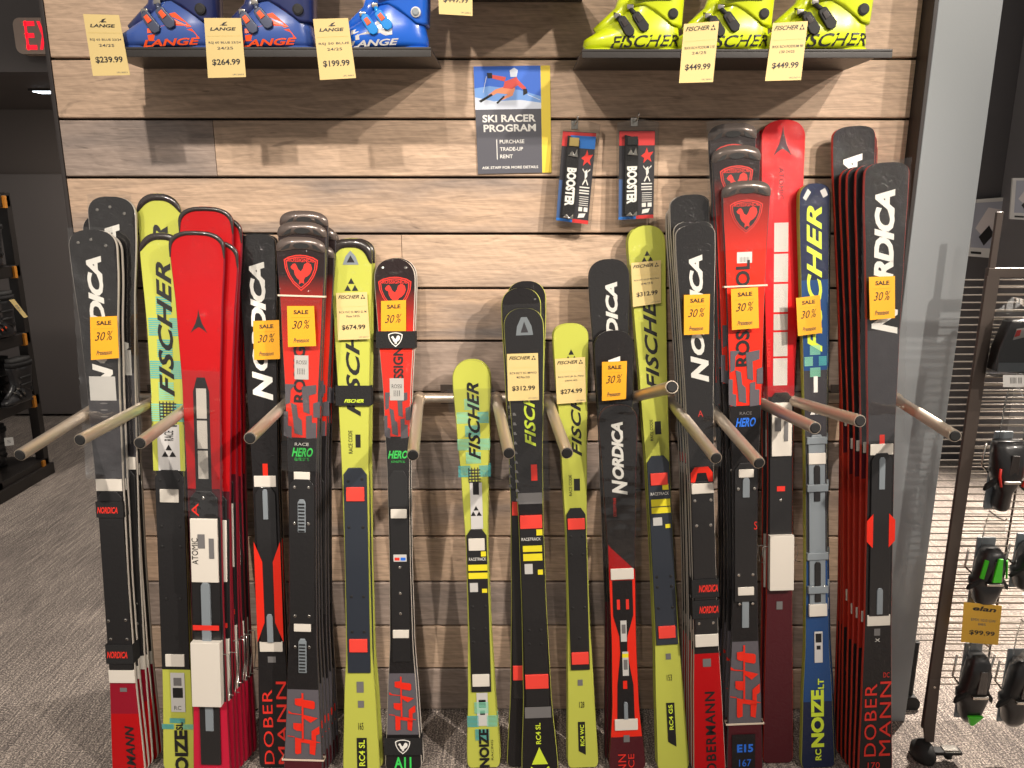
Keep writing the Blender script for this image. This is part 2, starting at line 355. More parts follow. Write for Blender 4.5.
for n, ch in enumerate('EXIT'):
    lx = x0 + n*(lw + 0.014) - (0.012 if n == 3 else 0)
    def q(a, b): return (lx + a*lw, -0.0605, h*0.12 + b*h*0.78)
    if ch == 'X':
        mb.prism([q(0,0), q(.28,0), q(1,1), q(.72,1)], (0, -0.002, 0)); mb.prism([q(.72,0), q(1,0), q(.28,1), q(0,1)], (0, -0.0025, 0))
    else:
        for (a, b, c, d) in STROKE[ch]: mb.prism([q(a,b), q(c,b), q(c,d), q(a,d)], (0, -0.002, 0))
mb.build('letters', mat('lit_red_letters', (1.0, 0.01, 0.03, 1), emit=1.0), t)

# ------------------------------------------------------------------ ski builder
class Frame:
    def __init__(s, T, tip):
        s.T = Vector(T); s.tip = Vector(tip); d = s.tip - s.T; s.L = d.length; s.A = d / s.L
        X = Vector((1, 0, 0)); s.X = (X - s.A*X.dot(s.A)).normalized(); s.N = s.A.cross(s.X)
    def s_at(s, v):
        k = 384 - v
        def up(P): return (P.z - HGT)*CT + (P.y + DIST)*ST
        u0, d0 = up(s.T), depth(s.T); P1 = s.T + s.A; u1, d1 = up(P1) - u0, depth(P1) - d0
        return (k*d0 - F*u0) / (F*u1 - k*d1)
    def P(s, sv): return s.T + s.A*sv
    def mpp(s, v): return depth(s.P(s.s_at(v))) / F        # metres per pixel there
    def u_at(s, v): return proj(s.P(s.s_at(v)))[0]
def front_frame(sp):
    (u, v), ub, yb, yt = sp['tip'], sp['ub'], sp['yb'], sp['yt']
    Y = yb
    for _ in range(20):
        tip = ray(u, v, Y); Y = yt + (yb - yt)*tip.z/1.1
    vt = proj(Vector((0, yt, 0.004)))[1]; ut = u + (ub - u)*(vt - v)/(768 - v)
    return Frame(((ut - 512)/F*depth(Vector((0, yt, 0.004))), yt, 0.004), tip)

def interp(tab, x):
    if x <= tab[0][0]: return tab[0][1]
    for (a, p), (b, q) in zip(tab, tab[1:]):
        if x <= b:
            t = (x - a)/(b - a); t = t*t*(3 - 2*t)*0.4 + t*0.6
            return p + (q - p)*t
    return tab[-1][1]
TH_SKI = 0.009
def bend(dt, L):
    q = max(0, 0.17 - dt)/0.17; r = max(0, 0.06 - (L - dt))/0.06
    return 0.006*q*q

SKIS = {}
def compile_ski(sp, fr):
    D = lambda v: fr.L - fr.s_at(v)
    c = dict(L=fr.L, parts=[], pattern=[])
    c['w'] = sorted((D(v), px*fr.mpp(v)/2) for v, px in sp['w'])
    c['zones'] = [(D(v) if v < 2000 else 99.0, m) for v, m in sp['zones']]
    plates = [(it[1], it[2], it[5]) for it in sp['parts'] if it[0] == 'plate']
    pads = []
    def lift(v):
        l = 0
        for a, b, t in plates:
            if a - 1 <= v <= b + 1: l = max(l, t)
        for a, b, t in pads:
            if a <= v <= b: l = max(l, t)
        return l
    n = 0
    for it in sp['parts']:
        k = it[0]; n += 1
        if k == 'plate':
            _, v0, v1, wpx, m, t = it
            c['parts'].append((k, D(v0), D(v1), wpx*fr.mpp((v0+v1)/2)/2, m, t))
        elif k == 'pad':
            _, v0, v1, wpx, m = it[:5]
            c['parts'].append((k, D(v0), D(v1), wpx*fr.mpp(v0)/2, m, lift((v0+v1)/2), it[5] if len(it) > 5 else 0.004))
            if len(it) > 5: pads.append((v0, v1, lift((v0+v1)/2) + it[5]))
        elif k in ('txt', 'poly'):
            _, body, d0, d1, v0, v1, m = it[:7]; q = fr.mpp((v0+v1)/2)
            c['parts'].append((k, body, d0*q, d1*q, D(v0), D(v1), m, lift((v0+v1)/2) + 0.0005 + 0.00007*n, it[7] if len(it) > 7 else {}))
        elif k == 'guard':
            c['parts'].append((k, D(it[1]), it[2]*fr.mpp(it[1]), it[3]))
        elif k == 'brake':
            c['parts'].append((k, D(it[1]), D(it[2]), it[3]*fr.mpp(it[1])))
        elif k == 'wrap':
            c['parts'].append((k, D(it[1]), D(it[2]), it[3]*fr.mpp((it[1]+it[2])/2), it[4]*fr.mpp((it[1]+it[2])/2)))
        elif k == 'screws':
            c['parts'].append((k, [(d*fr.mpp(v), D(v), lift(v)) for d, v in it[1]], it[2] if len(it) > 2 else 'chrome'))
    return c
def halfw(c, dt, L, k):
    w = interp(c['w'], dt/k); r = c.get('nose', 0.85)*c['w'][0][1]; e = c.get('pexp', 2.3)
    if dt < r: w *= max(0.0, 1 - ((r - dt)/r)**e)**(1/e)
    ds = L - dt
    if ds < 0.02: w *= 0.80 + 0.2*math.sqrt(max(0, 1 - ((0.02 - ds)/0.02)**2))
    return w
UNIT = [(0, 0), (1, 0), (1, 1), (0, 1)]
def build_ski(fr, c, sp, detail=2, name='ski'):
    L = fr.L; k = L/c['L']
    root = empty(name)
    root.matrix_world = Matrix(((fr.X.x, fr.N.x, fr.A.x, fr.T.x), (fr.X.y, fr.N.y, fr.A.y, fr.T.y), (fr.X.z, fr.N.z, fr.A.z, fr.T.z), (0, 0, 0, 1)))
    def surf(dt): return -TH_SKI - bend(dt, L)
    # body
    cuts = [z[0]*k for z in c['zones'] if z[0]*k < L]
    nose = c.get('nose', 0.85)*c['w'][0][1]
    dts = [nose*(1 - math.cos(PI/2*i/9)) for i in range(1, 10)]
    x = nose
    while x < L - 0.03: x += 0.03; dts.append(min(x, L))
    dts += [L - 0.02, L - 0.014, L - 0.008, L - 0.003, L] + cuts + [z + 1e-4 for z in cuts]
    dts = sorted(set(round(d, 5) for d in dts if 0.0008 < d <= L))
    mats = []; mi = {}
    def mid(n):
        if n not in mi: mi[n] = len(mats); mats.append(M[n] if n in M else MATS[n])
        return mi[n]
    mb = MB(); prev = None
    side = mid(sp.get('side', 'side_black')); edge = mid(sp.get('edge', 'steel')); base = mid('side_black')
    for d in [0.0003] + dts:
        w = halfw(c, d, L, k); y = -bend(d, L); z = L - d
        ring = mb.pts([(-w, y, z), (w, y, z), (w, y - .0025, z), (w, y - .006, z), (w*0.97 - .0005, y - TH_SKI, z), (-w*0.97 + .0005, y - TH_SKI, z), (-w, y - .006, z), (-w, y - .0025, z)])
        if prev:
            zn = [m for b, m in c['zones'] if prev_d < b*k - 1e-6][0:1]; zm = mid(zn[0] if zn else c['zones'][-1][1])
            fm = [base, edge, side, side, zm, side, side, edge]
            for j in range(8): mb.face((prev[j], ring[j], ring[(j+1) % 8], prev[(j+1) % 8]), fm[j])
        else: mb.face(ring, side)
        prev, prev_d = ring, d
    mb.face(prev[::-1], side)
    # printed pattern belongs to the body
    for it in c['parts']:
        if it[0] == 'poly' and not it[8].get('part') and detail > 0:
            put_shape(mb, it[:7] + (it[7] if detail > 1 else min(it[7], .0045),) + it[8:], k, L, surf, mid(it[6]))
    mb.build('ski_body', mats, root)
    for it in c['parts']:
        if it[0] == 'plate':
            _, d0, d1, w, m, t = it
            if detail < 2: t = min(t, .004)
            d0 *= k; d1 *= k; r = min(w*0.8, 0.02)
            P = [(-w, L-d1), (w, L-d1), (w, L-d0-r), (w*0.55, L-d0), (-w*0.55, L-d0), (-w, L-d0-r)]
            MB().prism([(x, -TH_SKI + 0.0005, z) for x, z in P], (0, -t - 0.0005, 0), 0).build('binding_plate', M[m], root, bevel=0.0015)
        elif it[0] == 'pad':
            _, d0, d1, w, m, l, t = it
            if detail < 2: l = min(l, .004); t = min(t, .003)
            MB().box((-w, -TH_SKI - l - t, L - d1*k), (w, -TH_SKI + 0.0004, L - d0*k)).build('spacer_pad', M[m], root, bevel=0.0015)
        elif it[0] == 'guard' and detail > 0:
            _, dE, wd, m = it; N = 22; O = []; I = []
            for j in range(N + 1):
                a = -1 + 2*j/N; s_ = math.copysign(abs(a)**0.8, a)
                d = dE*(1 - math.cos(PI/2*abs(s_))) if abs(s_) > 1e-6 else 0.0
                d = max(d, 0.0006); w = halfw(c, d, L, k)*(1 if s_ > 0 else -1) if abs(s_) > 1e-6 else 0
                O.append((w*1.005, d)); f = 1 - abs(s_)**3*0.85
                I.append((w*(1 - wd/c['w'][0][1]*0.8*f) if abs(w) > 0 else 0, d + wd*(1 - abs(s_)**2)*0.9 + (0.001 if abs(s_) < 1 else 0)))
            mb = MB()
            A1 = mb.pts([(x, surf(d) + 0.003, L - d) for x, d in O]); A2 = mb.pts([(x, surf(d) - 0.002, L - d) for x, d in O])
            B2 = mb.pts([(x, surf(d) - 0.002, L - d) for x, d in I]); B1 = mb.pts([(x, surf(d) + 0.0005, L - d) for x, d in I])
            for j in range(N):
                mb.face((A1[j], A1[j+1], A2[j+1], A2[j])); mb.face((A2[j], A2[j+1], B2[j+1], B2[j])); mb.face((B2[j], B2[j+1], B1[j+1], B1[j]))
            mb.build('tip_guard', M[m], root, smooth=True)
        elif it[0] == 'txt' and detail > 1:
            mb = MB(); put_shape(mb, it, k, L, surf, 0); mb.build(it[8].get('part', 'lettering'), M[it[6]], root)
        elif it[0] == 'poly' and it[8].get('part') and detail > 1:
            mb = MB(); put_shape(mb, it, k, L, surf, 0); mb.build(it[8]['part'], M[it[6]], root)
        elif it[0] == 'brake':
            d0, d1 = it[1]*k, it[2]*k; x = it[3]; sg = 1 if x > 0 else -1; y = -TH_SKI - .002
            MB().tube([(sg*.006, y, L - d0), (x, y, L - d0), (x + sg*.002, y + .001, L - (d0 + d1)/2), (x - sg*.004, y - .001, L - d1), (x + sg*.010, y - .001, L - d1 - .002)], .0017, 6).build('brake_arm', M['chrome'], root, smooth=True)
        elif it[0] == 'wrap' and detail > 1:
            _, d0, d1, x0, x1 = it; nx = 8; ny = max(3, int((d1 - d0)/.009)); mb = MB(); rw = random.Random(int(d0*1e4) + 3)
            G_ = [mb.pts([(x0 + (x1 - x0)*(a/nx) + rw.uniform(-.002, .002), surf(d0 + (d1 - d0)*b_/ny) - .0045 - rw.uniform(0, .0022), L - (d0 + (d1 - d0)*b_/ny) + rw.uniform(-.002, .002)) for a in range(nx + 1)]) for b_ in range(ny + 1)]
            for b_ in range(ny):
                for a in range(nx): mb.face((G_[b_][a], G_[b_][a+1], G_[b_+1][a+1], G_[b_+1][a]))
            mb.build('plastic_wrap', M['film'], root, smooth=True)
        elif it[0] == 'screws' and detail > 1:
            for x, d, l in it[1]:
                y = surf(d*k) - l; z = L - d*k; rings = []
                for r, h in ((0.0045, 0.0), (0.0045, -0.0012), (0.003, -0.002)):
                    rings.append([(x + r*math.cos(2*PI*j/10), y + h, z + r*math.sin(2*PI*j/10)) for j in range(10)])
                MB().loft(rings).build('screw', M[it[2]], root)
    return root
def put_shape(mb, it, k, L, surf, m):
    kind, body, x0, x1, d0, d1, _, lift, o = it
    lift += o.get('up', 0)
    d0 *= k; d1 *= k; rot = o.get('rot', 'up' if kind == 'txt' else 'flat')
    def fn(a, b):
        if rot == 'up': x = x0 + (1 - b)*(x1 - x0); d = d1 + a*(d0 - d1)
        elif rot == 'down': x = x0 + b*(x1 - x0); d = d0 + a*(d1 - d0)
        else: x = x0 + a*(x1 - x0); d = d1 + b*(d0 - d1)
        return (x, surf(d) - lift, L - d)
    if kind == 'txt': add_text(mb, fn, body, m, o.get('shear', 0), o.get('off', 0), o.get('sp', 1))
    else:
        for shp in (body if body else [UNIT]): mb.face(mb.pts([fn(a, b) for a, b in shp]), m)
ORD = ['front', 'second', 'third', 'fourth', 'fifth', 'sixth', 'seventh', 'eighth']
def stack(sp):
    fr = front_frame(sp); c = compile_ski(sp, fr)
    if 'nose' in sp: c['nose'] = sp['nose']
    if 'pexp' in sp: c['pexp'] = sp['pexp']
    sp['fr'] = fr; sp['c'] = c; SKIS[sp['key']] = sp
    root = build_ski(fr, c, sp, 2)
    tag(root, sp['label'], 'ski', sp['group'])
    p = sp.get('pitch', 0.021); dx = sp.get('dx', 0.0)
    for b in sp.get('behind', []):
        i = b['i']; T = fr.T + Vector((dx*i + b.get('x', 0), p*i, 0))
        if 'tip' in b:
            Y = fr.tip.y + p*i
            for _ in range(8):
                tp = ray(b['tip'][0], b['tip'][1], Y); Y = sp['yt'] + (sp['yb'] - sp['yt'])*tp.z/1.1 + p*i
        else: tp = fr.tip + Vector((dx*i*0.6 + b.get('x', 0), p*i, b.get('dz', 0)))
        f2 = Frame(T, tp)
        r = build_ski(f2, b.get('c', c), b.get('sp', sp), b.get('d', 1))
        tag(r, b['label'], 'ski', sp['group'])
    return root

# ------------------------------------------------------------------ the skis
M['copper'] = wrapmat('copper_red_topsheet', rgb(164, 40, 28), 0.4, 0.4); M['crimson'] = wrapmat('crimson_band', rgb(140, 18, 38), 0.45, 0.25)
MATS['ross_tip'] = grad_mat('ross_tip_g', rgb(222, 44, 26), rgb(40, 30, 30), 1.32, 1.50); M['ross_tip'] = MATS['ross_tip']
M['ross_tip2'] = grad_mat('ross_tip2_g', rgb(222, 44, 26), rgb(40, 30, 30), 1.55, 1.76)
M['ross_tip3'] = grad_mat('ross_tip3_g', rgb(222, 44, 26), rgb(40, 30, 30), 1.30, 1.46)
M['atomic_low'] = grad_mat('atomic_low_g', rgb(96, 22, 34), rgb(214, 24, 28), 0.95, 1.35)
def logo(kind, d0, d1, v0, v1, m, part='logo', up=0.0): return ('poly', kind, d0, d1, v0, v1, m, {'part': part, 'up': up})
def pat(shapes, d0, d1, v0, v1, m): return ('poly', shapes, d0, d1, v0, v1, m, {})
def rect(d0, d1, v0, v1, m): return ('poly', None, d0, d1, v0, v1, m, {})
def stick(d0, d1, v0, v1, m='label', name='sticker'): return ('poly', None, d0, d1, v0, v1, m, {'part': name})
def T_(s, d0, d1, v0, v1, m, rot='up', shear=0.0, off=0.0, sp=1.0): return ('txt', s, d0, d1, v0, v1, m, dict(rot=rot, shear=shear, off=off, sp=sp))
def nordica(d0, d1, v0, v1, m='whiteink'):
    h = v1 - v0; w = d1 - d0; s = -0.12*w
    return [T_('ORDICA', d0, d1 - 0.1*w, v0, v1 - 0.215*h, m, shear=0.25, off=0.045, sp=0.92), T_('N', d0 - 0.05*w, d1 + 0.12*w, v1 - 0.21*h, v1, m, shear=0.25, off=0.045)]
def fischer(d0, d1, v0, v1, m='ink'): return T_('FISCHER', d0, d1, v0, v1, m, shear=0.35, off=0.028, sp=1.08)
def shield(w, v0, v1, fg='redink'):
    return [logo([SHIELD], -w/2, w/2, v0, v1, fg, 'shield_logo', .0002), logo([shrink(SHIELD, .93)], -w/2, w/2, v0, v1, 'ink', 'shield_logo', .0006),
            logo([shrink(SHIELD, .88)], -w/2, w/2, v0, v1, fg, 'shield_logo', .0010), logo([shrink(SHIELD, .82)], -w/2, w/2, v0, v1, 'ink', 'shield_logo', .0014),
            logo([ROOST], -w/2, w/2, v0, v1, fg, 'shield_logo', .0019),
            ('txt', 'ROSSIGNOL', -w*.38, w*.38, v0 + (v1-v0)*.10, v0 + (v1-v0)*.20, fg, dict(rot='flat', shear=0, off=.02, sp=1, up=.0019))]
def windows(v0, v1):
    o = {'up': .0022}
    return [('poly', [[(0, .45), (.15, .85), (.5, 1), (.85, .85), (1, .45), (.8, .1), (.5, 0), (.2, .1)]], -8, 9, v0 - 1, v1 - 2, 'rubber', o),
            ('poly', [[(0, 0), (.55, .75), (1, 1), (.85, .35)]], -20, -10, v0, v1, 'rubber', o), ('poly', [[(1, 0), (.45, .75), (0, 1), (.15, .35)]], 11, 21, v0, v1, 'rubber', o)]
CHEQ = []
rc = random.Random(5)
def cheq(v0, v1, w, m='teal', n=6):
    out = []
    for j in range(n):
        a = v0 + (v1 - v0)*j/n
        if j % 2: sh = [(-w/2, -w*.12), (w*.15, w*.5)]
        else: sh = [(-w*.25, w*.22)]
        for x0, x1 in sh:
            st = [[(0, y), (1, y), (1, y + .07), (0, y + .07)] for y in [k/9 for k in range(9)]]
            out.append(pat(st, x0, x1, a, a + (v1 - v0)/n*0.85, m if rc.random() < .5 else 'tealdk'))
    return out
def RC(a, b, c, d): return [(a, b), (c, b), (c, d), (a, d)]
def BK(*P): return [((x - 60)/310, 1 - (y - 80)/660) for x, y in P]
BLOCK = [BK((195,90),(212,92),(214,560),(197,556)), BK((135,148),(195,142),(195,218),(180,222),(150,214),(135,205)), BK((212,156),(300,166),(315,180),(315,236),(300,248),(212,232)),
         BK((75,265),(108,290),(195,300),(195,308),(108,300),(75,295)), BK((213,305),(342,335),(275,382),(213,340)), BK((120,388),(195,392),(195,468),(150,466),(120,445)),
         BK((68,515),(130,524),(130,532),(68,522)), BK((285,465),(355,415),(358,490),(326,508),(326,562),(285,552)), BK((135,532),(190,545),(190,690),(150,702),(135,690)),
         BK((190,542),(326,562),(326,602),(190,580)), BK((268,585),(326,590),(316,706),(268,692)), BK((326,568),(362,574),(362,582),(326,578))]
BLOCK2 = [[(.0,.05),(.22,.0),(.22,.22),(.12,.24),(.12,.5),(.0,.5)], [(.30,.1),(.52,.06),(.5,.34),(.4,.4),(.36,.62),(.2,.66),(.26,.36)],
          [(.62,.0),(.9,.02),(.9,.3),(.78,.3),(.78,.44),(.62,.42)], [(.55,.5),(.72,.46),(.7,.8),(.9,.84),(.9,1),(.5,.96)], [(.05,.62),(.18,.66),(.2,.9),(.34,1),(.05,1)],
          [(.82,.4),(1,.4),(1,.7),(.82,.66)]]
G = 'skis in the left half of the wall rack'; G2 = 'skis in the right half of the wall rack'
def back(n, desc, **kw): return [dict(i=i, label=f'{ORD[i]} ski in the {desc}', **kw) for i in range(1, n)]

# --- far left: black with white lettering and a vivid red tail
d = 'leftmost stack of black and red skis'
bh = back(5, d)
bh[1].update(tip=(113, 197), d=2, label='black ski with higher tip standing just behind the leftmost ski')
bh[0].update(dz=-.01); bh[2].update(dz=.04, x=.006); bh[3].update(dz=.03, x=.008)
stack(dict(key='A', tip=(94, 230), ub=130, yb=-.19, yt=-.30, pitch=.022, dx=.001, group=G, behind=bh, side='side_white', nose=0.8, pexp=2.6,
    label='leftmost black ski with white lettering, orange sale card and bright red tail',
    w=[(232, 50), (270, 47), (330, 38), (400, 32), (480, 28), (580, 25), (670, 26), (768, 33)],
    zones=[(398, 'char'), (490, 'dkgrey'), (680, 'black'), (712, 'crimson'), (3000, 'red')],
    parts=[('screws', [(-14, 243), (-1, 240), (13, 246)]), ('wrap', 228, 478, -22, 22), *nordica(-8, 9, 256, 392), stick(-13, 13, 376, 400),
        T_('. . . . .', -4, 4, 402, 430, 'greyink'), ('plate', 490, 668, 24, 'plate', .005), ('pad', 478, 490, 26, 'pad'), ('pad', 668, 681, 26, 'pad'),
        ('screws', [(-9, 619), (8, 618), (-8, 637), (8, 637)]), stick(-3, 4, 686, 690, 'greyink'), T_('DOBERMANN', -1, 8, 724, 806, 'ink', shear=.2, off=.03, sp=1.1)]))
# --- lime with teal checks
bh = back(3, 'stack of lime checked skis beside the leftmost stack')
bh[0].update(tip=(160, 194), d=2, label='lime ski with black tip guard peeking above the lime checked ski')
stack(dict(key='B', tip=(163, 233), ub=181, yb=-.15, yt=-.28, pitch=.024, group=G, behind=bh, side='side_lime', nose=1.0,
    label='lime green ski with teal checks and black lettering between leftmost black ski and red ski',
    w=[(234, 46), (260, 44), (330, 36), (400, 32), (500, 27), (600, 27), (680, 29), (768, 33)],
    zones=[(424, 'lime'), (470, 'white'), (668, 'plate'), (3000, 'lime')],
    parts=[('guard', 252, 7, 'guard'), *cheq(296, 424, 32), fischer(-7, 8, 262, 396), pat([[(0,y/8),(1,y/8),(1,y/8+.06),(0,y/8+.06)] for y in range(8)] + [[(x/5,0),(x/5+.06,0),(x/5+.06,1),(x/5,1)] for x in range(5)], -8, 9, 401, 426, 'dkgrey'),
        pat([UNIT], -16, -11, 424, 470, 'lime'), pat([UNIT], 11, 16, 424, 470, 'lime'),
        T_('RACE', -4, 5, 430, 440, 'ink'), logo(TRI, -7, 7, 444, 456, 'ink'), ('plate', 469, 667, 28, 'plate', .005), ('pad', 488, 501, 19, 'pad'), ('pad', 652, 664, 19, 'pad'),
        ('screws', [(-9, 479), (9, 479), (-9, 525), (9, 525), (-9, 545), (9, 545), (-7, 597), (7, 597)], 'rubber'),
        stick(-6, 8, 671, 710), rect(-3, 5, 676, 684, 'greyink'), rect(-4, 6, 686, 696, 'ink'), T_('RC', -3, 4, 704, 708, 'ink', rot='flat'), *cheq(716, 728, 32, n=2),
        T_('NOIZE', -4, 9, 728, 784, 'ink', off=.045), T_('SL', -2, 5, 720, 728, 'ink', off=.03)]))
# --- red arrow-logo stack
d = 'dark red stack behind the red arrow-logo ski'
bh = back(7, d)
bh[0].update(tip=(212, 240)); bh[1].update(tip=(207, 207), d=1, label='bright red ski standing taller behind the red ski with the arrow logo')
bh[2].update(tip=(216, 216)); bh[3].update(dz=.02); bh[4].update(dz=.0)
stack(dict(key='C', tip=(198, 231), ub=213, yb=-.21, yt=-.33, pitch=.021, dx=.006, group=G, behind=bh, side='side_maroon', edge='side_maroon', nose=0.62, pexp=2.5,
    label='glossy bright red ski with small black arrow logo and white cardboard binding covers',
    w=[(232, 56), (260, 54), (310, 46), (390, 38), (500, 33), (600, 32), (700, 34), (768, 37)],
    zones=[(488, 'red'), (516, 'maroon'), (700, 'plate'), (3000, 'magenta')],
    parts=[('guard', 258, 4, 'guard'), logo(ARROW, -9, 8, 309, 333, 'ink'), pat([[(0,0),(1,0),(1,.9),(.75,1),(.25,1),(0,.9)]], -8, 8, 377, 516, 'black'),
        rect(-5, 5, 388, 418, 'dots'), rect(-5, 5, 420, 448, 'dots'), rect(-5, 5, 450, 478, 'dots'),
        ('plate', 490, 700, 27, 'plate', .005), ('screws', [(0, 497)]), T_('A', -12, -5, 502, 515, 'redink'), ('pad', 517, 580, 27, 'pad', .006),
        rect(-6, 1, 532, 546, 'greyink'), T_('ATOMIC', -12, -6, 536, 562, 'ink'), rect(5, 10, 536, 556, 'greyink'),
        ('plate', 580, 640, 9, 'plategrey', .012), rect(-13, 13, 622, 627, 'redink'), ('plate', 700, 762, 20, 'plate', .006), ('plate', 700, 728, 8, 'plategrey', .009),
        ('brake', 652, 692, 21), ('pad', 638, 701, 29, 'pad', .02), ('wrap', 370, 516, -20, 20)]))
# --- black single behind the prong
bh = back(2, 'black white-lettered pair right of the red stack')
stack(dict(key='D', tip=(257, 235), ub=277, yb=-.13, yt=-.27, pitch=.024, group=G, behind=bh, side='side_black', nose=0.55, pexp=3,
    label='black ski with large white lettering and red sidewalls right of the red stack',
    w=[(237, 39), (280, 36), (360, 32), (480, 26), (560, 26), (650, 28), (768, 34)],
    zones=[(535, 'black'), (600, 'redsided'), (3000, 'black')] if False else [(3000, 'black')],
    parts=[('wrap', 234, 300, -20, 19), *nordica(-8, 9, 262, 400), ('plate', 486, 640, 20, 'plate', .006), pat([[(0,0),(.3,.2),(.3,.8),(0,1)], [(1,0),(.7,.2),(.7,.8),(1,1)]], -13, 13, 540, 640, 'orange'), ('plate', 488, 518, 5, 'plategrey', .009), pat([UNIT], -2, 3, 463, 475, 'orange'),
        ('pad', 475, 486, 22, 'pad'), ('pad', 640, 650, 23, 'pad'), ('plate', 612, 640, 6, 'plategrey', .01), rect(-4, 4, 655, 661, 'greyink'),
        T_('DOBER', -11, -1, 688, 762, 'redink', sp=1.1), T_('MANN', 3, 13, 680, 762, 'redink', shear=.0, sp=1.1)]))
# --- red and black shield-logo stack
d = 'left shield-logo stack beside the strapped lime ski'
bh = back(6, d); 
bh[0].update(tip=(303, 222), d=1, label='grey-guarded ski just behind the front one of the left shield-logo stack')
bh[1].update(tip=(305, 211), d=1, label='tallest grey-guarded ski tip at the back of the left shield-logo stack')
bh[2].update(dz=-.02); bh[3].update(dz=.03); bh[4].update(dz=.02)
stack(dict(key='E', tip=(302, 237), ub=304, yb=-.20, yt=-.32, pitch=.021, dx=.005, group=G, behind=bh, side='dkgrey', nose=0.55, pexp=2.6,
    label='red and black ski with shield logo, white rubber band and green lettering in left half',
    w=[(238, 49), (262, 48), (320, 41), (400, 33), (480, 28), (560, 27), (640, 28), (700, 33), (768, 39)],
    zones=[(375, 'ross_tip'), (437, 'orange'), (688, 'black'), (757, 'grey'), (3000, 'maroon')],
    parts=[('guard', 252, 13, 'guardgrey'), *windows(244, 251), ('wrap', 300, 470, -20, 19), *shield(34, 255, 291), T_('ROSSIGNOL', -8, 4, 308, 402, 'ink', off=.03),
        pat(BLOCK2, -18, 18, 384, 438, 'grey'), T_('HERO', -10, 11, 447, 456, 'greenink', rot='flat', shear=.3, off=.03), T_('ELITE ST Ti', -7, 7, 457, 460, 'greenink', rot='flat'), T_('RACE', -7, 7, 442, 445, 'whiteink', rot='flat'),
        stick(-7, 7, 355, 379), T_('ROSSI', -5, 5, 360, 364, 'ink', rot='flat'), T_('|||||', -4, 3, 368, 374, 'ink', rot='flat'),
        ('plate', 478, 622, 25, 'plate', .005), ('pad', 471, 479, 16, 'pad'), ('pad', 622, 630, 17, 'pad'), ('screws', [(-7, 486), (7, 486), (-7, 522), (7, 522), (-7, 614), (7, 614), (-7, 645), (7, 645)]),
        ('plate', 498, 531, 8, 'plategrey', .007), pat([[(0,y/9),(1,y/9),(1,y/9+.05),(0,y/9+.05)] for y in range(9)], -3, 3, 500, 530, 'ink'), ('plate', 637, 671, 8, 'plategrey', .004), pat([[(0,y/9),(1,y/9),(1,y/9+.05),(0,y/9+.05)] for y in range(9)], -3, 3, 640, 669, 'ink'),
        pat(BLOCK, -16, 18, 690, 756, 'orange')]))
# --- lime slalom with strap
bh = back(2, 'strapped pair of lime skis left of centre')
stack(dict(key='F', tip=(351, 239), ub=362, yb=-.13, yt=-.29, pitch=.022, dx=.007, group=G, behind=bh, side='side_lime', edge='side_lime', nose=0.7, pexp=2.4,
    label='lime ski with black tip guard, strapped in black, marked RC4 SL at the bottom',
    w=[(240, 43), (270, 42), (330, 36), (400, 31), (470, 27), (560, 25), (650, 26), (700, 32), (768, 37)],
    zones=[(3000, 'lime')],
    parts=[('guard', 264, 9, 'guard'), logo([[(.1,0),(.25,.6),(.5,1),(.75,.6),(.9,0)]], -10, 10, 251, 265, 'plategrey', 'tip_window'), logo([[(.3,.1),(.5,.7),(.7,.1)]], -10, 10, 252, 264, 'ink', 'tip_window'), logo(TRI, -7, 7, 278, 291, 'ink'),
        fischer(-7, 7, 296, 416), T_('RACE CODE', -6, -2, 430, 453, 'ink', off=.01), rect(1, 6, 434, 447, 'ink'),
        ('plate', 467, 671, 23, 'navyplate', .005), ('pad', 486, 500, 18, 'redpad'), ('pad', 637, 650, 18, 'redpad'),
        ('screws', [(-7, 480), (7, 478), (-7, 526), (7, 526), (-6, 595), (6, 595), (-6, 630), (6, 630)], 'rubber'),
        stick(-3, 4, 680, 691, 'greyink'), stick(-2, 4, 699, 706, 'greyink'), T_('165', -2, 3, 721, 728, 'ink', rot='flat'), rect(-4, 6, 736, 800, 'ink'), T_('RC4 SL', -2, 4, 738, 764, 'limeink', off=.02)]))
# --- short red and black shield-logo ski
bh = back(2, 'short shield-logo pair left of the bare planks')
stack(dict(key='G', tip=(395, 259), ub=404, yb=-.12, yt=-.28, pitch=.022, dx=.004, group=G, behind=bh, side='side_white', nose=0.95,
    label='shorter red and black shield-logo ski with black strap and green A11 near its tail',
    w=[(260, 41), (285, 41), (330, 36), (400, 27), (480, 22), (560, 21), (640, 23), (700, 30), (768, 37)],
    zones=[(330, 'ross_tip3'), (436, 'orange'), (672, 'black'), (733, 'grey'), (3000, 'black')],
    parts=[('screws', [(-12, 268), (11, 268)]), ('wrap', 352, 505, -17, 17), *shield(33, 277, 311), T_('ROSSIGNOL', -3, 7, 330, 396, 'ink', off=.03), pat(BLOCK2, -13, 13, 392, 438, 'grey'),
        stick(-7, 7, 378, 400), T_('ROSSI', -5, 5, 384, 388, 'ink', rot='flat'), T_('||||', -3, 3, 390, 396, 'ink', rot='flat'), T_('HERO', -10, 10, 450, 458, 'greenink', rot='flat', shear=.3, off=.03), T_('ATHLETE SL', -7, 7, 460, 462, 'greenink', rot='flat'),
        ('plate', 470, 660, 18, 'plate', .004), ('pad', 508, 517, 16, 'pad'), ('pad', 628, 636, 16, 'pad'), ('screws', [(0, 566), (0, 592), (0, 612)]), stick(-6, 7, 553, 560), rect(-5, 0, 556, 559, 'redink'), rect(1, 6, 556, 559, 'blueink'),
        pat(BLOCK, -14, 14, 674, 732, 'orange'), T_('A11', -9, 8, 755, 766, 'greenink', rot='flat', off=.03)]))
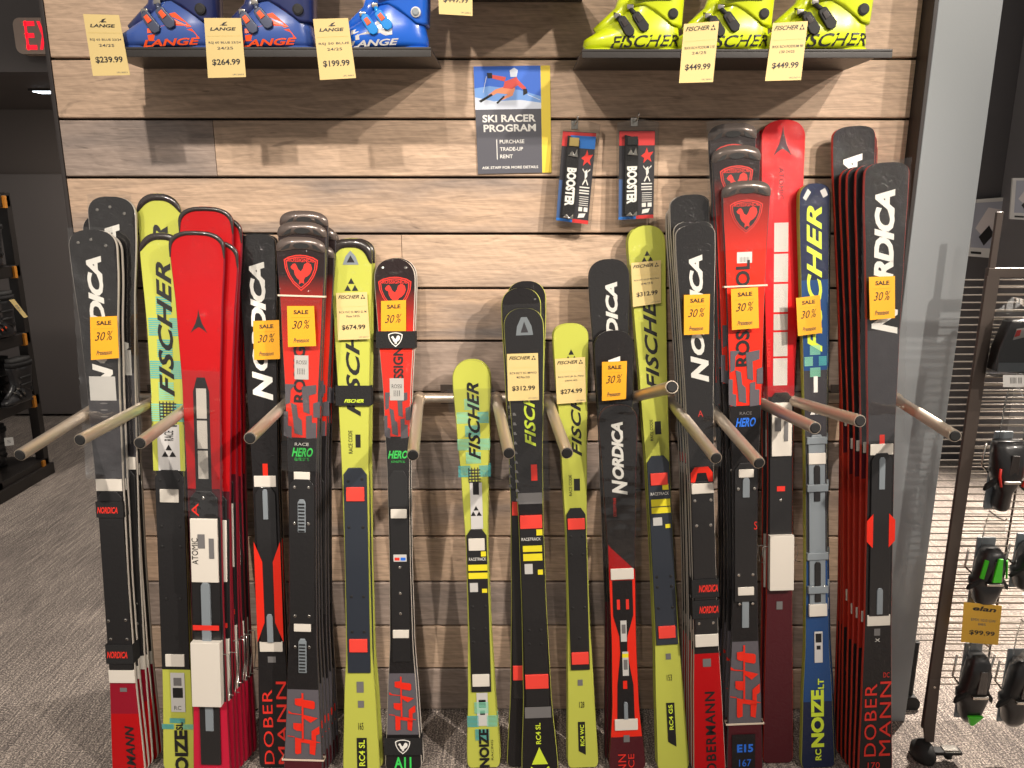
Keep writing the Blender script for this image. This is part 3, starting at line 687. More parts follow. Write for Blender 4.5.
# --- short lime centre ski
bh = back(2, 'short lime checked pair at the centre of the rack')
stack(dict(key='H', tip=(471, 360), ub=484, yb=-.11, yt=-.27, pitch=.020, dx=.002, group=G, behind=bh, side='side_lime', edge='side_lime', nose=1.0, pexp=2.2,
    label='short lime ski with teal checks standing before bare planks at centre',
    w=[(361, 38), (385, 38), (430, 33), (480, 27), (545, 22), (620, 23), (690, 27), (750, 33), (768, 33)],
    zones=[(466, 'lime'), (528, 'lime'), (3000, 'lime')],
    parts=[('wrap', 388, 412, -24, 24), *cheq(398, 478, 32), fischer(-5, 7, 382, 459), pat([[(0,y/5),(1,y/5),(1,y/5+.08),(0,y/5+.08)] for y in range(5)] + [[(x/4,0),(x/4+.07,0),(x/4+.07,1),(x/4,1)] for x in range(4)], -6, 6, 467, 482, 'dkgrey'),
        pat([UNIT], -5, 7, 482, 528, 'white'), rect(-2, 4, 481, 494, 'ink'), logo(TRI, -5, 6, 505, 515, 'ink'), ('plate', 528, 690, 20, 'plate', .005), ('pad', 537, 549, 16, 'pad'), ('pad', 672, 684, 17, 'pad'),
        rect(4, 9, 550, 555, 'yellow'), T_('RACETRACK', -8, 9, 556, 559, 'whiteink', rot='flat'), stick(-9, 10, 563, 569, 'yellow'), stick(-9, 10, 571, 577, 'yellow'), stick(-8, 0, 581, 590), stick(4, 9, 587, 591, 'yellow'),
        ('screws', [(-6, 605), (7, 605), (-6, 627), (6, 627), (-6, 640), (6, 640)], 'rubber'),
        stick(-5, 6, 691, 724), rect(-3, 4, 698, 706, 'ink'), rect(-2, 3, 709, 713, 'ink'), *cheq(700, 740, 30, n=3), T_('NOIZE', -4, 6, 727, 765, 'ink', off=.045), T_('RACING', 8, 10, 738, 758, 'ink')]))
# --- dark race-code skis at centre
sideI = [dict(i=1, x=-.045, tip=(521, 288), d=1, label='dark lime-edged ski peeking out left of the dark centre ski'),
         dict(i=2, x=-.02, tip=(526, 281), d=1, label='rearmost dark ski of the centre trio, rounded tip highest')]
stack(dict(key='I', tip=(523, 308), ub=540, yb=-.16, yt=-.29, pitch=.024, group=G, behind=sideI, side='side_lime', nose=0.95, pexp=2.4,
    label='dark centre ski with clear tip window, red pads and lime triangle logo at tail',
    w=[(309, 40), (335, 40), (400, 34), (460, 28), (520, 25), (600, 25), (690, 28), (768, 37)],
    zones=[(3000, 'black')],
    parts=[logo([[(.05,0),(.12,.5),(.35,1),(.65,1),(.88,.5),(.95,0)]], -9, 10, 317, 335, 'plategrey', 'tip_window'), logo([[(.3,.1),(.5,.8),(.7,.1)]], -9, 10, 318, 334, 'dkgrey', 'tip_window'), ('wrap', 304, 500, -20, 20), fischer(-3, 8, 370, 446, 'limeink'),
        pat([UNIT], 2, 8, 464, 480, 'orange'), pat([[(0,y/10),(.35,y/10),(.2,y/10+.03),(0,y/10+.03)] for y in range(10)], -14, -4, 405, 500, 'greyink'), stick(-12, 12, 492, 503, 'greyink', 'clear_tape'),
        ('plate', 515, 704, 23, 'plate', .005), ('pad', 514, 527, 22, 'redpad'), ('pad', 672, 686, 23, 'redpad'), rect(5, 11, 528, 534, 'yellow'), T_('RACETRACK', -10, 9, 536, 539, 'whiteink', rot='flat'), stick(-9, 10, 544, 550, 'yellow'), stick(-9, 10, 552, 559, 'yellow'), stick(-8, 0, 562, 572), stick(5, 10, 568, 573, 'yellow'),
        ('screws', [(-6, 628), (6, 628), (-6, 642), (6, 642)], 'rubber'), stick(-13, 13, 705, 716, 'greyink', 'clear_tape'), T_('RC4 SL', -3, 2, 721, 742, 'limeink', off=.02),
        logo([[(.5,1),(.28,.62),(.72,.62)], [(.26,.58),(.05,.2),(.42,.2),(.5,.4)], [(.74,.58),(.95,.2),(.58,.2),(.5,.4)]], -18, 18, 745, 790, 'limeink')]))
# --- short lime right of centre
bh = back(2, 'short lime pair right of the dark centre skis')
stack(dict(key='J', tip=(570, 324), ub=583, yb=-.12, yt=-.27, pitch=.020, dx=-.002, group=G2, behind=bh, side='side_lime', edge='side_lime', nose=0.75, pexp=2.4,
    label='lime ski with pale price card and RC4 WC tail right of the dark centre ski',
    w=[(325, 36), (350, 35), (400, 30), (450, 26), (540, 21), (620, 22), (680, 26), (768, 31)],
    zones=[(3000, 'lime')],
    parts=[logo(TRI, -6, 6, 349, 361, 'ink'), fischer(-2, 8, 368, 456), T_('RACE CODE', -6, -3, 474, 495, 'ink', off=.01), rect(-1, 5, 478, 490, 'ink'),
        ('plate', 507, 668, 19, 'plate', .005), ('pad', 517, 528, 17, 'redpad'), ('pad', 650, 662, 17, 'redpad'), ('screws', [(-6, 535), (6, 535), (-6, 553), (6, 553), (-6, 606), (6, 606), (0, 636)], 'rubber'),
        stick(-3, 2, 678, 684, 'greyink'), T_('128', -2, 3, 700, 706, 'ink', rot='flat'), pat([[(0,.12),(1,0),(1,1),(0,1)]], -4, 3, 720, 753, 'ink'), T_('RC4 WC', -2, 2, 723, 744, 'limeink', off=.02)]))
# --- three short black skis, stepped heights
k1 = dict(key='K', tip=(617, 404), ub=627, yb=-.185, yt=-.28, group=G2, side='maroon', nose=0.9, pexp=2.4,
    label='shortest black and red ski with clean white lettering, lowest tip of the stepped trio',
    w=[(405, 39), (425, 39), (480, 33), (560, 27), (640, 25), (700, 27), (768, 37)],
    zones=[(575, 'char'), (735, 'orange'), (3000, 'maroon')],
    parts=[('wrap', 400, 565, -21, 20), *nordica(-7, 6, 421, 494), T_('DOBERMANN', -7, -4, 497, 515, 'redink'), pat([[(0,0),(0,1),(.1,.9),(.9,.3),(1,.25),(1,0)]], -13, 13, 543, 577, 'red'),
        ('pad', 567, 578, 23, 'pad'), pat([[(.1,.0),(.15,.25),(.32,.48),(.3,.6),(.05,.75),(.05,1),(.95,1),(.95,.75),(.66,.6),(.64,.48),(.88,.25),(.9,0)]], -11, 11, 579, 717, 'black'), T_('I', -6, -3, 598, 608, 'redink'), T_('I', 3, 6, 598, 608, 'redink'),
        stick(-3, 3, 619, 640), rect(-2, 2, 623, 632, 'greyink'), stick(-2, 4, 650, 674), rect(-2, 4, 652, 656, 'yellow'), rect(-1, 3, 658, 668, 'greyink'), pat([UNIT], -2, 2, 679, 687, 'orange'),
        ('plate', 700, 717, 4, 'plategrey', .005), ('pad', 717, 728, 23, 'pad'), stick(-3, 3, 733, 740, 'greyink'), T_('DOBERMANN', -9, -1, 752, 830, 'redink', sp=1.1), T_('RACE', 1, 7, 752, 780, 'redink')])
stack(k1)
k2 = dict(k1, key='K2', tip=(613, 330), ub=624, yb=-.15, yt=-.255, label='black ski of middle height in the stepped trio, orange sale card on its tip',
    w=[(331, 40), (355, 40), (420, 34), (500, 28), (600, 25), (768, 34)], side='side_black', zones=[(600, 'char'), (3000, 'maroon')], parts=[T_('ICA', -6, 6, 356, 396, 'whiteink', shear=.25, off=.045)])
stack(k2)
k3 = dict(k2, key='K3', tip=(608, 259), ub=621, yb=-.115, yt=-.23, label='tallest black ski of the stepped trio, white lettering cut off by the ski before it',
    w=[(260, 41), (285, 41), (350, 35), (450, 28), (600, 25), (768, 34)], parts=[('wrap', 256, 400, -21, 22), T_('NORDICA', -4, 8, 282, 385, 'whiteink', shear=.25, off=.045)])
stack(k3)
# --- tall lime giant slalom
bh = back(2, 'tall lime pair with the GS tail')
stack(dict(key='L', tip=(645, 226), ub=673, yb=-.112, yt=-.28, pitch=.022, dx=-.002, group=G2, behind=bh, side='side_lime', nose=0.95, pexp=2.3,
    label='tall lime ski with pale price card, red pads and RC4 GS at its tail',
    w=[(227, 38), (250, 38), (310, 33), (380, 28), (470, 24), (560, 23), (640, 25), (700, 29), (768, 32)],
    zones=[(3000, 'lime')],
    parts=[logo(TRI, -6, 6, 251, 262, 'ink'), fischer(-7, 6, 286, 390), T_('RACE CODE', -6, -3, 419, 440, 'ink', off=.01), rect(-1, 5, 421, 434, 'ink'),
        ('plate', 455, 643, 22, 'navyplate', .005), ('pad', 472, 484, 17, 'redpad'), ('pad', 624, 636, 17, 'redpad'), rect(3, 9, 483, 489, 'yellow'), T_('RACETRACK', -9, 9, 491, 494, 'whiteink', rot='flat'), stick(-9, 10, 498, 505, 'yellow'), stick(-9, 10, 506, 512, 'yellow'), stick(-8, 1, 516, 524), stick(4, 9, 523, 527, 'yellow'),
        ('screws', [(-7, 575), (7, 575), (-7, 585), (7, 585), (-7, 606), (7, 606)], 'rubber'), stick(-2, 3, 652, 658, 'greyink'), T_('153', -2, 3, 673, 679, 'ink', rot='flat'), pat([[(0,.12),(1,0),(1,1),(0,1)]], -4, 4, 701, 745, 'ink'), T_('RC4 GS', -2, 2, 703, 728, 'limeink', off=.02)]))
# --- black and red right of centre
d = 'pale-edged black stack right of the tall lime ski'
bh = back(6, d); bh[1].update(tip=(688, 196), d=2, label='black ski with its tip standing above the strapped black ski, right of centre')
bh[0].update(dz=.01); bh[2].update(dz=.08); bh[3].update(dz=.06); bh[4].update(dz=.05)
stack(dict(key='M', tip=(694, 225), ub=709, yb=-.20, yt=-.30, pitch=.022, dx=-.0022, group=G2, behind=bh, side='side_white', nose=0.55, pexp=2.6,
    label='black ski with tall white lettering and strapped red tail right of the tall lime ski',
    w=[(226, 40), (250, 40), (320, 34), (400, 28), (490, 24), (580, 24), (640, 25), (700, 29), (768, 32)],
    zones=[(475, 'black'), (652, 'black'), (3000, 'red')],
    parts=[('wrap', 222, 466, -21, 20), *nordica(-7, 8, 255, 382), T_('A', -2, 3, 410, 416, 'redink', rot='flat'), pat([[(0,0),(0,.6),(.2,1),(.8,1),(1,.6),(1,0),(.8,0),(.7,.6),(.3,.6),(.2,0)]], -11, 11, 466, 481, 'orange'),
        ('plate', 480, 644, 22, 'plate', .005), ('pad', 482, 492, 22, 'pad'), ('pad', 632, 644, 23, 'pad'), ('screws', [(-8, 499), (8, 499), (-7, 524), (7, 524), (-7, 621), (7, 621)]), stick(-4, 4, 657, 665, 'greyink'),
        T_('DOBERMANN', -3, 7, 690, 782, 'ink', off=.02, sp=1.15)]))
# --- tall shield-logo stack
d = 'tall shield-logo stack right of centre'
bh = back(6, d)
bh[0].update(tip=(735, 146), d=2, label='second grey-guarded shield-logo ski stepping up behind the front one, right of centre')
bh[1].update(tip=(731, 124), d=2, label='highest grey-guarded shield-logo ski tip at the back of the right stack')
bh[2].update(dz=.0); bh[3].update(dz=-.03); bh[4].update(dz=-.05)
stack(dict(key='N', tip=(745, 181), ub=744, yb=-.205, yt=-.30, pitch=.021, dx=-.003, group=G2, behind=bh, side='dkgrey', nose=0.55, pexp=2.6,
    label='tall red and black shield-logo ski with white band and blue lettering right of centre',
    w=[(182, 49), (205, 47), (260, 41), (330, 36), (400, 32), (470, 26), (560, 24), (640, 27), (700, 33), (768, 36)],
    zones=[(300, 'ross_tip2'), (405, 'orange'), (640, 'black'), (722, 'grey'), (3000, 'maroon')],
    parts=[('guard', 197, 13, 'guardgrey'), *windows(189, 196), ('wrap', 178, 250, -26, 26), *shield(33, 200, 234), stick(-9, 6, 252, 263), T_('|||||||', -6, 3, 257, 262, 'ink', rot='flat'), T_('ROSSIGNOL', -10, 4, 260, 366, 'ink', off=.03), pat(BLOCK2, -17, 17, 350, 406, 'grey'),
        T_('HERO', -10, 10, 417, 426, 'blueink', rot='flat', shear=.3, off=.03), T_('RACE', -6, 6, 411, 414, 'greyink', rot='flat'), ('plate', 462, 600, 22, 'plate', .005), ('pad', 468, 476, 15, 'pad'), ('pad', 585, 593, 16, 'pad'),
        ('plate', 476, 496, 7, 'plategrey', .008), ('plate', 594, 626, 7, 'plategrey', .004), ('screws', [(-8, 487), (8, 487), (-7, 573), (7, 573), (-6, 602), (7, 602)]), T_('S', 8, 11, 520, 528, 'redink', rot='flat'),
        pat(BLOCK, -16, 16, 642, 720, 'orange'), pat([UNIT], -13, 10, 732, 780, 'black'), T_('E15', -8, 8, 742, 750, 'blueink', rot='flat', off=.04), T_('167', -6, 6, 757, 764, 'blueink', rot='flat')]))
# --- tall bright red
bh = [dict(i=1, tip=(774, 127), d=1, label='bright red ski tip just behind and left of the tallest red arrow-logo ski')]
stack(dict(key='O', tip=(782, 121), ub=777, yb=-.108, yt=-.25, pitch=.020, dx=-.003, group=G2, behind=bh, side='side_red', nose=0.8, pexp=2.4,
    label='tallest bright red ski with dark arrow logo and long dotted strip, right half',
    w=[(122, 45), (150, 44), (220, 40), (300, 34), (400, 27), (480, 25), (600, 26), (700, 29), (768, 30)],
    zones=[(396, 'atomic_low'), (586, 'black'), (3000, 'maroon')],
    parts=[logo(ARROW, -10, 9, 127, 157, 'maroon'), T_('ATOMIC', -4, 1, 168, 200, 'maroon', rot='down'), pat([UNIT], -8, 6, 223, 252, 'dots'), pat([UNIT], -8, 6, 254, 282, 'dots'), pat([UNIT], -8, 6, 284, 312, 'dots'), pat([UNIT], -8, 6, 314, 330, 'dots'), pat([UNIT], -8, 6, 332, 356, 'dots'), pat([UNIT], -8, 6, 358, 385, 'dots'),
        T_('REDSTER', -14, -11, 338, 366, 'redink', rot='up', off=.02), ('plate', 392, 586, 22, 'plate', .005), ('pad', 402, 455, 20, 'pad', .006), rect(-7, -1, 416, 430, 'greyink'), rect(2, 6, 420, 440, 'greyink'),
        rect(-4, 4, 485, 490, 'redink'), ('screws', [(0, 499)]), ('brake', 545, 560, 17), ('brake', 545, 560, -17), ('pad', 533, 587, 24, 'pad', .016), ('wrap', 385, 402, -18, 18), stick(-3, 3, 600, 608, 'greyink')]))
# --- navy with lime lettering
bh = back(3, 'navy stack with lime edges right of the tall red ski'); bh[1].update(x=.014)
stack(dict(key='P', tip=(813, 184), ub=817, yb=-.135, yt=-.27, pitch=.018, dx=.003, group=G2, behind=bh, side='side_lime', edge='side_lime', nose=0.9, pexp=2.4,
    label='navy ski with big lime lettering and two white marks on its tip',
    w=[(185, 31), (210, 31), (280, 28), (360, 25), (450, 22), (560, 22), (640, 24), (700, 30), (768, 34)],
    zones=[(280, 'navy'), (370, 'blue'), (560, 'dkgrey'), (700, 'blue'), (3000, 'navy')],
    parts=[pat([[(0,0),(.6,1),(1,.6),(.4,-.3)]], -12, -4, 189, 198, 'white'), pat([[(0,.7),(.6,1),(1,.2),(.4,-.1)]], 5, 13, 189, 198, 'white'), fischer(-8, 7, 206, 352, 'limeink'), *cheq(345, 378, 22, n=3), stick(-2, 2, 376, 392, 'whiteink'),
        logo(TRI, -6, 6, 404, 414, 'whiteink'), ('plate', 434, 614, 16, 'plategrey', .006), ('plate', 464, 500, 6, 'plate', .009), ('pad', 436, 443, 20, 'plategrey'), ('pad', 483, 490, 21, 'plategrey'), ('pad', 551, 558, 21, 'plategrey'), ('pad', 584, 591, 20, 'plategrey'), ('plate', 560, 600, 6, 'plate', .009), ('screws', [(-5, 440), (6, 440), (-5, 486), (6, 486), (-5, 556), (6, 556), (-5, 585), (6, 585)]),
        ('pad', 452, 463, 17, 'pad'), ('pad', 602, 614, 18, 'pad'), stick(-3, 5, 630, 661, 'white'), rect(-2, 4, 632, 641, 'ink'), rect(-1, 3, 644, 648, 'ink'), T_('NOIZE', -7, 6, 688, 745, 'limeink', off=.05), T_('RC', -3, 3, 747, 758, 'limeink', off=.03), T_('LT', 0, 6, 677, 687, 'limeink', off=.03)]))
# --- far right black and red stack
d = 'rightmost stack of black skis with copper red edges'
bh = back(7, d); bh[0].update(tip=(876, 164)); bh[1].update(tip=(867, 166)); bh[2].update(tip=(860, 167), label='fourth ski back in the ' + d)
bh[3].update(tip=(852, 127), d=2, label='black ski standing tallest at the back of the rightmost stack'); bh[4].update(tip=(854, 133)); bh[5].update(tip=(855, 141))
spq = (dict(key='Q', tip=(885, 163), ub=874, yb=-.22, yt=-.33, pitch=.024, dx=-.0025, group=G2, behind=bh, side='side_red', edge='side_red', nose=0.55, pexp=2.8,
    label='rightmost black ski with very large white lettering and red two-column tail lettering',
    w=[(164, 45), (190, 45), (260, 39), (340, 33), (440, 27), (540, 27), (620, 27), (690, 30), (768, 34)],
    zones=[(330, 'navygrey'), (440, 'dkgrey'), (3000, 'char')] if False else [(330, 'char'), (440, 'dkgrey'), (3000, 'char')],
    parts=[('wrap', 160, 442, -24, 22), *nordica(-11, 11, 190, 334), ('plate', 452, 614, 20, 'plate', .006), ('plate', 456, 488, 6, 'plategrey', .009), pat([UNIT], -2, 3, 434, 444, 'orange'), pat([[(0,.2),(.22,0),(.22,1),(0,.8)], [(1,.2),(.78,0),(.78,1),(1,.8)]], -14, 14, 512, 546, 'orange'),
        ('pad', 443, 454, 23, 'pad'), ('pad', 613, 624, 23, 'pad'), ('plate', 586, 612, 6, 'plategrey', .009), stick(-4, 2, 627, 634, 'greyink'), T_('X', -3, 2, 637, 640, 'whiteink', rot='flat'),
        T_('DOBER', -12, 0, 682, 754, 'redink', sp=1.1), T_('MANN', 3, 14, 680, 754, 'redink', sp=1.1), T_('DC', 6, 12, 671, 676, 'redink', rot='flat'), T_('170', -8, 4, 760, 766, 'redink', rot='flat')]))
spb = dict(spq, zones=[(455, 'char'), (480, 'maroon'), (650, 'copper'), (3000, 'char')], parts=[it for it in spq['parts'] if it[0] in ('pad', 'txt')])
cb = compile_ski(spb, front_frame(spb)); cb['nose'] = spq['nose']; cb['pexp'] = spq['pexp']
for b_ in bh: b_.update(c=cb, sp=spb)
stack(spq)


# ------------------------------------------------------------------ wall rack: a rail with prongs
YB = -0.05
zb_ = ray(440, 398, YB).z
rack = tag(empty('ski_rack', (0, 0, zb_)), 'brushed metal rail with thirteen round prongs holding the skis along the plank wall', 'ski rack')
MB().tube([(-1.20, YB, 0), (1.10, YB, 0)], 0.0150, 16).build('rail', M['nickel'], rack, smooth=True)
for x in (-1.1, -0.2, 0.30, 1.0):
    MB().box((x - .02, -0.004, -.03), (x + .02, 0.0, .03)).tube([(x, -0.004, 0), (x, YB, 0)], 0.010).build('wall_bracket', M['darkmetal'], rack)
PR = [(111, 399, 20, 455, .46), (160, 400, 80, 440, .46), (201, 402, 140, 443, .46), (292, 401, 250, 438, .46), (419, 399, 413, 455, .46), (496, 398, 509, 453, .46), (547, 398, 567, 453, .46),
      (630, 393, 672, 387, .52), (668, 397, 716, 458, .46), (702, 400, 759, 463, .46), (750, 398, 815, 428, .46), (784, 393, 860, 421, .46), (893, 405, 955, 436, .46)]
for (u0, v0, u1, v1, dl) in PR:
    a = ray(u0, v0, YB); b = ray(u1, v1, -dl); a = Vector((a.x, a.y, a.z - zb_)); b = Vector((b.x, b.y, b.z - zb_))
    a.z = 0.0 if abs(a.z) < .03 else a.z
    d = (b - a).normalized()
    m_ = MB().tube([a, a + d*.03, b], 0.0155, 18)
    m_.tube([a - d*.004, a + d*.022], 0.020, 18)
    pr = m_.build('prong', M['nickel'], rack, smooth=True)
    md = pr.modifiers.new('e', 'EDGE_SPLIT'); md.split_angle = 0.8
    c_ = MB().tube([b - d*.004, b + d*.0015, b + d*.003], [0.0135, 0.0135, 0.011], 18).build('end_cap', M['rubber'], pr)

# ------------------------------------------------------------------ shelves and boots
def wall_shelf(u0, u1, vtop, vbot, label, Yf=-0.285):
    a, b = ray(u0, vtop, Yf), ray(u1, vtop, Yf); zl = ray(u1, vbot, Yf).z; z = a.z
    t = tag(empty('wall_shelf', ((a.x + b.x)/2, 0, z)), label, 'shelf'); w = (b.x - a.x)/2
    MB().box((-w, Yf, -.006), (w, -0.0005, 0)).build('shelf_board', M['shelf'], t, bevel=.001)
    MB().box((-w, Yf, zl - z), (w, Yf + .004, -.006)).build('front_lip', M['shelf'], t, bevel=.001)
    return z
zsL = wall_shelf(89, 431, 47, 57, 'black metal shelf holding three blue ski boots, upper left')
zsR = wall_shelf(582, 893, 49, 58, 'black metal shelf holding three lime yellow ski boots, upper right')
zsC = wall_shelf(436, 592, -30, -21, 'black metal shelf just above the poster carrying a pale price card')

def superring(f, b, h, z, n=28, e=3.2, zf=None):
    out = []; c = (f + b)/2; a = (b - f)/2
    for k in range(n):
        t = 2*PI*k/n; ct, st = math.cos(t), math.sin(t)
        x = a*math.copysign(abs(ct)**(2/e), ct); y = h*math.copysign(abs(st)**(2/e), st)
        y *= 1 - 0.22*max(0, -x/a)**2            # slimmer toe
        out.append((c + x, y, z if zf is None else zf(c + x)))
    return out
SHELL = [(0.006, .002, .232, .040), (.016, -.001, .234, .044), (.028, .001, .233, .046), (.036, .014, .231, .0458), (.044, .028, .230, .0455), (.054, .044, .229, .044), (.066, .066, .227, .042), (.080, .088, .226, .041), (.094, .104, .227, .041), (.11, .112, .230, .042), (.14, .114, .236, .044)]
def shell_y(x, z):
    for p, q in zip(SHELL, SHELL[1:]):
        if p[0] <= z <= q[0] or q is SHELL[-1] or (p is SHELL[0] and z < p[0]):
            t = min(1, max(0, (z - p[0])/(q[0] - p[0]))); f, b, h = [p[i] + t*(q[i] - p[i]) for i in (1, 2, 3)]
            break
    c, a = (f + b)/2, (b - f)/2; u = max(-.999, min(.999, (x - c)/a))
    return -h*(1 - abs(u)**3.2)**(1/3.2)*(1 - 0.22*max(0, -u)**2)
def ski_boot(loc, label, group, shell, cuffm, buckm, accent, letters=None, lm=None, scale=1.0, rot=0, ring=None, cat='ski boot', marks=()):
    t = tag(empty('ski_boot', loc), label, cat, group); t.scale = (scale,)*3; t.rotation_euler = (0, 0, rot)
    MB().loft([superring(f, b, h, z) for z, f, b, h in SHELL]).build('lower_shell', shell, t, smooth=True)
    MB().loft([superring(-.002, .085, .036, 0), superring(-.002, .085, .037, .006)], 0).build('toe_sole', shell, t)
    MB().loft([superring(.155, .235, .036, 0), superring(.155, .235, .037, .006)], 0).build('heel_sole', shell, t)
    # cuff wraps the ankle, lower edge dips to the pivot
    base = lambda x: .100 - .045*max(0, min(1, (x - .15)/.06))
    R = [superring(.100, .236, .0445, 0, zf=base), superring(.098, .237, .0455, 0, zf=lambda x: base(x) + .006), superring(.104, .240, .0465, .125), superring(.098, .246, .049, .17), superring(.088, .252, .051, .215), superring(.084, .262, .053, .25)]
    MB().loft(R).build('cuff', cuffm, t, smooth=True)
    MB().loft([superring(.092, .250, .047, .25), superring(.088, .256, .048, .285)]).build('liner', M['rubber'], t, smooth=True)
    MB().loft([superring(.082, .264, .0535, .232), superring(.081, .265, .0540, .262)]).build('power_strap', M['strap'], t, smooth=True)
    # tongue ridge over the instep
    MB().tube([(.030, 0, .046), (.060, 0, .066), (.090, 0, .089), (.104, 0, .12)], [.012, .017, .020, .022], 12).build('tongue', cuffm, t, smooth=True)
    for n, (bx, bz, an) in enumerate(((.098, .050, 35), (.132, .060, 38))):
        y = shell_y(bx, bz); a = math.radians(an); ux = Vector((math.sin(a), 0, -math.cos(a))); vx = Vector((math.cos(a), 0, math.sin(a)))
        c = Vector((bx, y - .001, bz))
        P = [c + ux*p + vx*q for p, q in ((-.026, -.007), (-.022, -.010), (.014, -.012), (.022, -.007), (.024, .004), (.016, .012), (-.022, .010), (-.026, .006))]
        bk = MB().prism(P, (0, -.009, 0)).build('buckle', buckm, t, bevel=.002)
        d = MB().prism([c + ux*p + vx*q + Vector((0, -.009, 0)) for p, q in ((-.018, -.005), (-.002, -.006), (-.002, .006), (-.018, .005))], (0, -.002, 0)).build('lever', M[accent], bk, bevel=.0008)
        top = c - ux*.026; zt_ = .076 if n == 0 else .096; tx = .074 if n == 0 else .104
        MB().tube([top + Vector((0, -.003, 0)), (tx + .006, -.030, zt_ - .004), (tx, -.012, zt_ + .010), (tx, .012, zt_ + .010), (tx + .006, .030, zt_ - .004), (bx - .01, -y, bz + .02)], .0055, 8).build('buckle_strap', M['rubber'] if buckm is M['rubber'] else buckm, t, smooth=True)
        MB().box((tx - .004, -.034, zt_ - .004), (tx + .012, -.022, zt_ + .008)).build('buckle_catch', M['chrome'], t, bevel=.002)
    for bz in (.118, .165):
        MB().box((.118, -.053, bz - .008), (.205, -.043, bz + .008)).box((.112, -.056, bz - .005), (.15, -.045, bz + .006)).build('cuff_buckle', buckm, t, bevel=.003)
    rv = MB().tube([(.208, -.038, .080), (.208, -.047, .080), (.208, -.0485, .080)], [.012, .012, .008], 18)
    rv.build('pivot', M[ring] if ring else M['rubber'], t)
    if ring: MB().tube([(.208, -.047, .080), (.208, -.0505, .080), (.208, -.0515, .080)], [.0085, .0085, .006], 18).build('pivot_screw', M['plategrey'], t)
    def side(x, z): return (x, shell_y(x, z) - .0009, z)
    if letters:
        s_, x0, x1, z0, z1, sh, off = letters; mb = MB()
        add_text(mb, lambda a, b: side(x0 + a*(x1 - x0), z0 + b*(z1 - z0) + a*.006), s_, 0, shear=sh, off=off, sp=1.0) if False else add_text(mb, lambda a, b: side(x0 + a*(x1 - x0), z0 + b*(z1 - z0) + a*.006), s_, 0, sh, off)
        mb.build('lettering', lm, t)
    for P in marks:
        mb = MB(); mb.face(mb.pts([side(x, z) for x, z in P])); mb.build('printed_mark', lm, t)
    return t
LIMEB = mat('lime_boot_shell', rgb(194, 208, 24), 0.28, coat=0.5); BLUEB = mat('deep_blue_boot_shell', rgb(58, 86, 156), 0.26, coat=0.6)
NAVYB = mat('navy_boot_cuff', rgb(34, 44, 92), 0.3, coat=0.5); AZURE = mat('azure_boot_shell', rgb(24, 92, 196), 0.26, coat=0.6); CYANB = mat('cyan_buckle', rgb(10, 130, 210), 0.3, coat=0.4)
BLACKB = mat('black_boot_shell', rgb(34, 33, 35), 0.35, coat=0.4); SLATEB = mat('slate_buckle', rgb(74, 80, 100), 0.35, 0.3)
M['orangeink'] = mat('orange_print', rgb(240, 84, 30), 0.4)
def bootpx(u_toe, u_heel, Y, z):
    a, b = rayz_at(u_toe, z, Y), rayz_at(u_heel, z, Y); return a, (b - a)/0.233
def rayz_at(u, z, Y): return (u - 512)/F*depth(Vector((0, Y, z)))
YBOOT = -0.225
G3 = 'lime ski boots on the right shelf'; G4 = 'blue ski boots on the left shelf'
for (ut, uh, lab) in ((583, 678, 'lime ski boot at the left end of the right shelf, toe clear of cards'), (671, 766, 'lime ski boot in the middle of the right shelf, between the two price cards'), (757, 862, 'lime ski boot at the right end of the right shelf, heel beyond the last card')):
    x, sc = bootpx(ut, uh, YBOOT, zsR)
    ski_boot((x, YBOOT, zsR + .0005), lab, G3, LIMEB, LIMEB, M['rubber'], 'guard', ('FISCHER', .062, .228, .004, .030, .3, .012), M['ink'], sc)
LM = [[(.085, .030), (.185, .044), (.150, .074), (.128, .070), (.150, .050), (.085, .040)], [(.085, .014), (.20, .020), (.185, .040), (.085, .026)]]
for (ut, uh, lab) in ((121, 222, 'blue ski boot with orange marks at the left end of the left shelf'), (216, 316, 'dark blue ski boot with orange marks in the middle of the left shelf')):
    x, sc = bootpx(ut, uh, YBOOT, zsL)
    ski_boot((x, YBOOT, zsL + .0005), lab, G4, BLUEB, NAVYB, SLATEB, 'orangeink', ('LANGE', .07, .20, .002, .016, .3, .03), M['orangeink'], sc, marks=LM)
x, sc = bootpx(335, 429, YBOOT, zsL)
ski_boot((x, YBOOT, zsL + .0005), 'bright azure ski boot with white marks at the right end of the left shelf', G4, AZURE, AZURE, CYANB, 'orangeink', ('LANGE', .045, .165, .002, .016, .3, .03), M['white'], sc, ring='white', marks=[[(.05, .030), (.13, .058), (.13, .066), (.05, .040)], [(.06, .018), (.15, .030), (.15, .048), (.10, .040), (.06, .028)]])

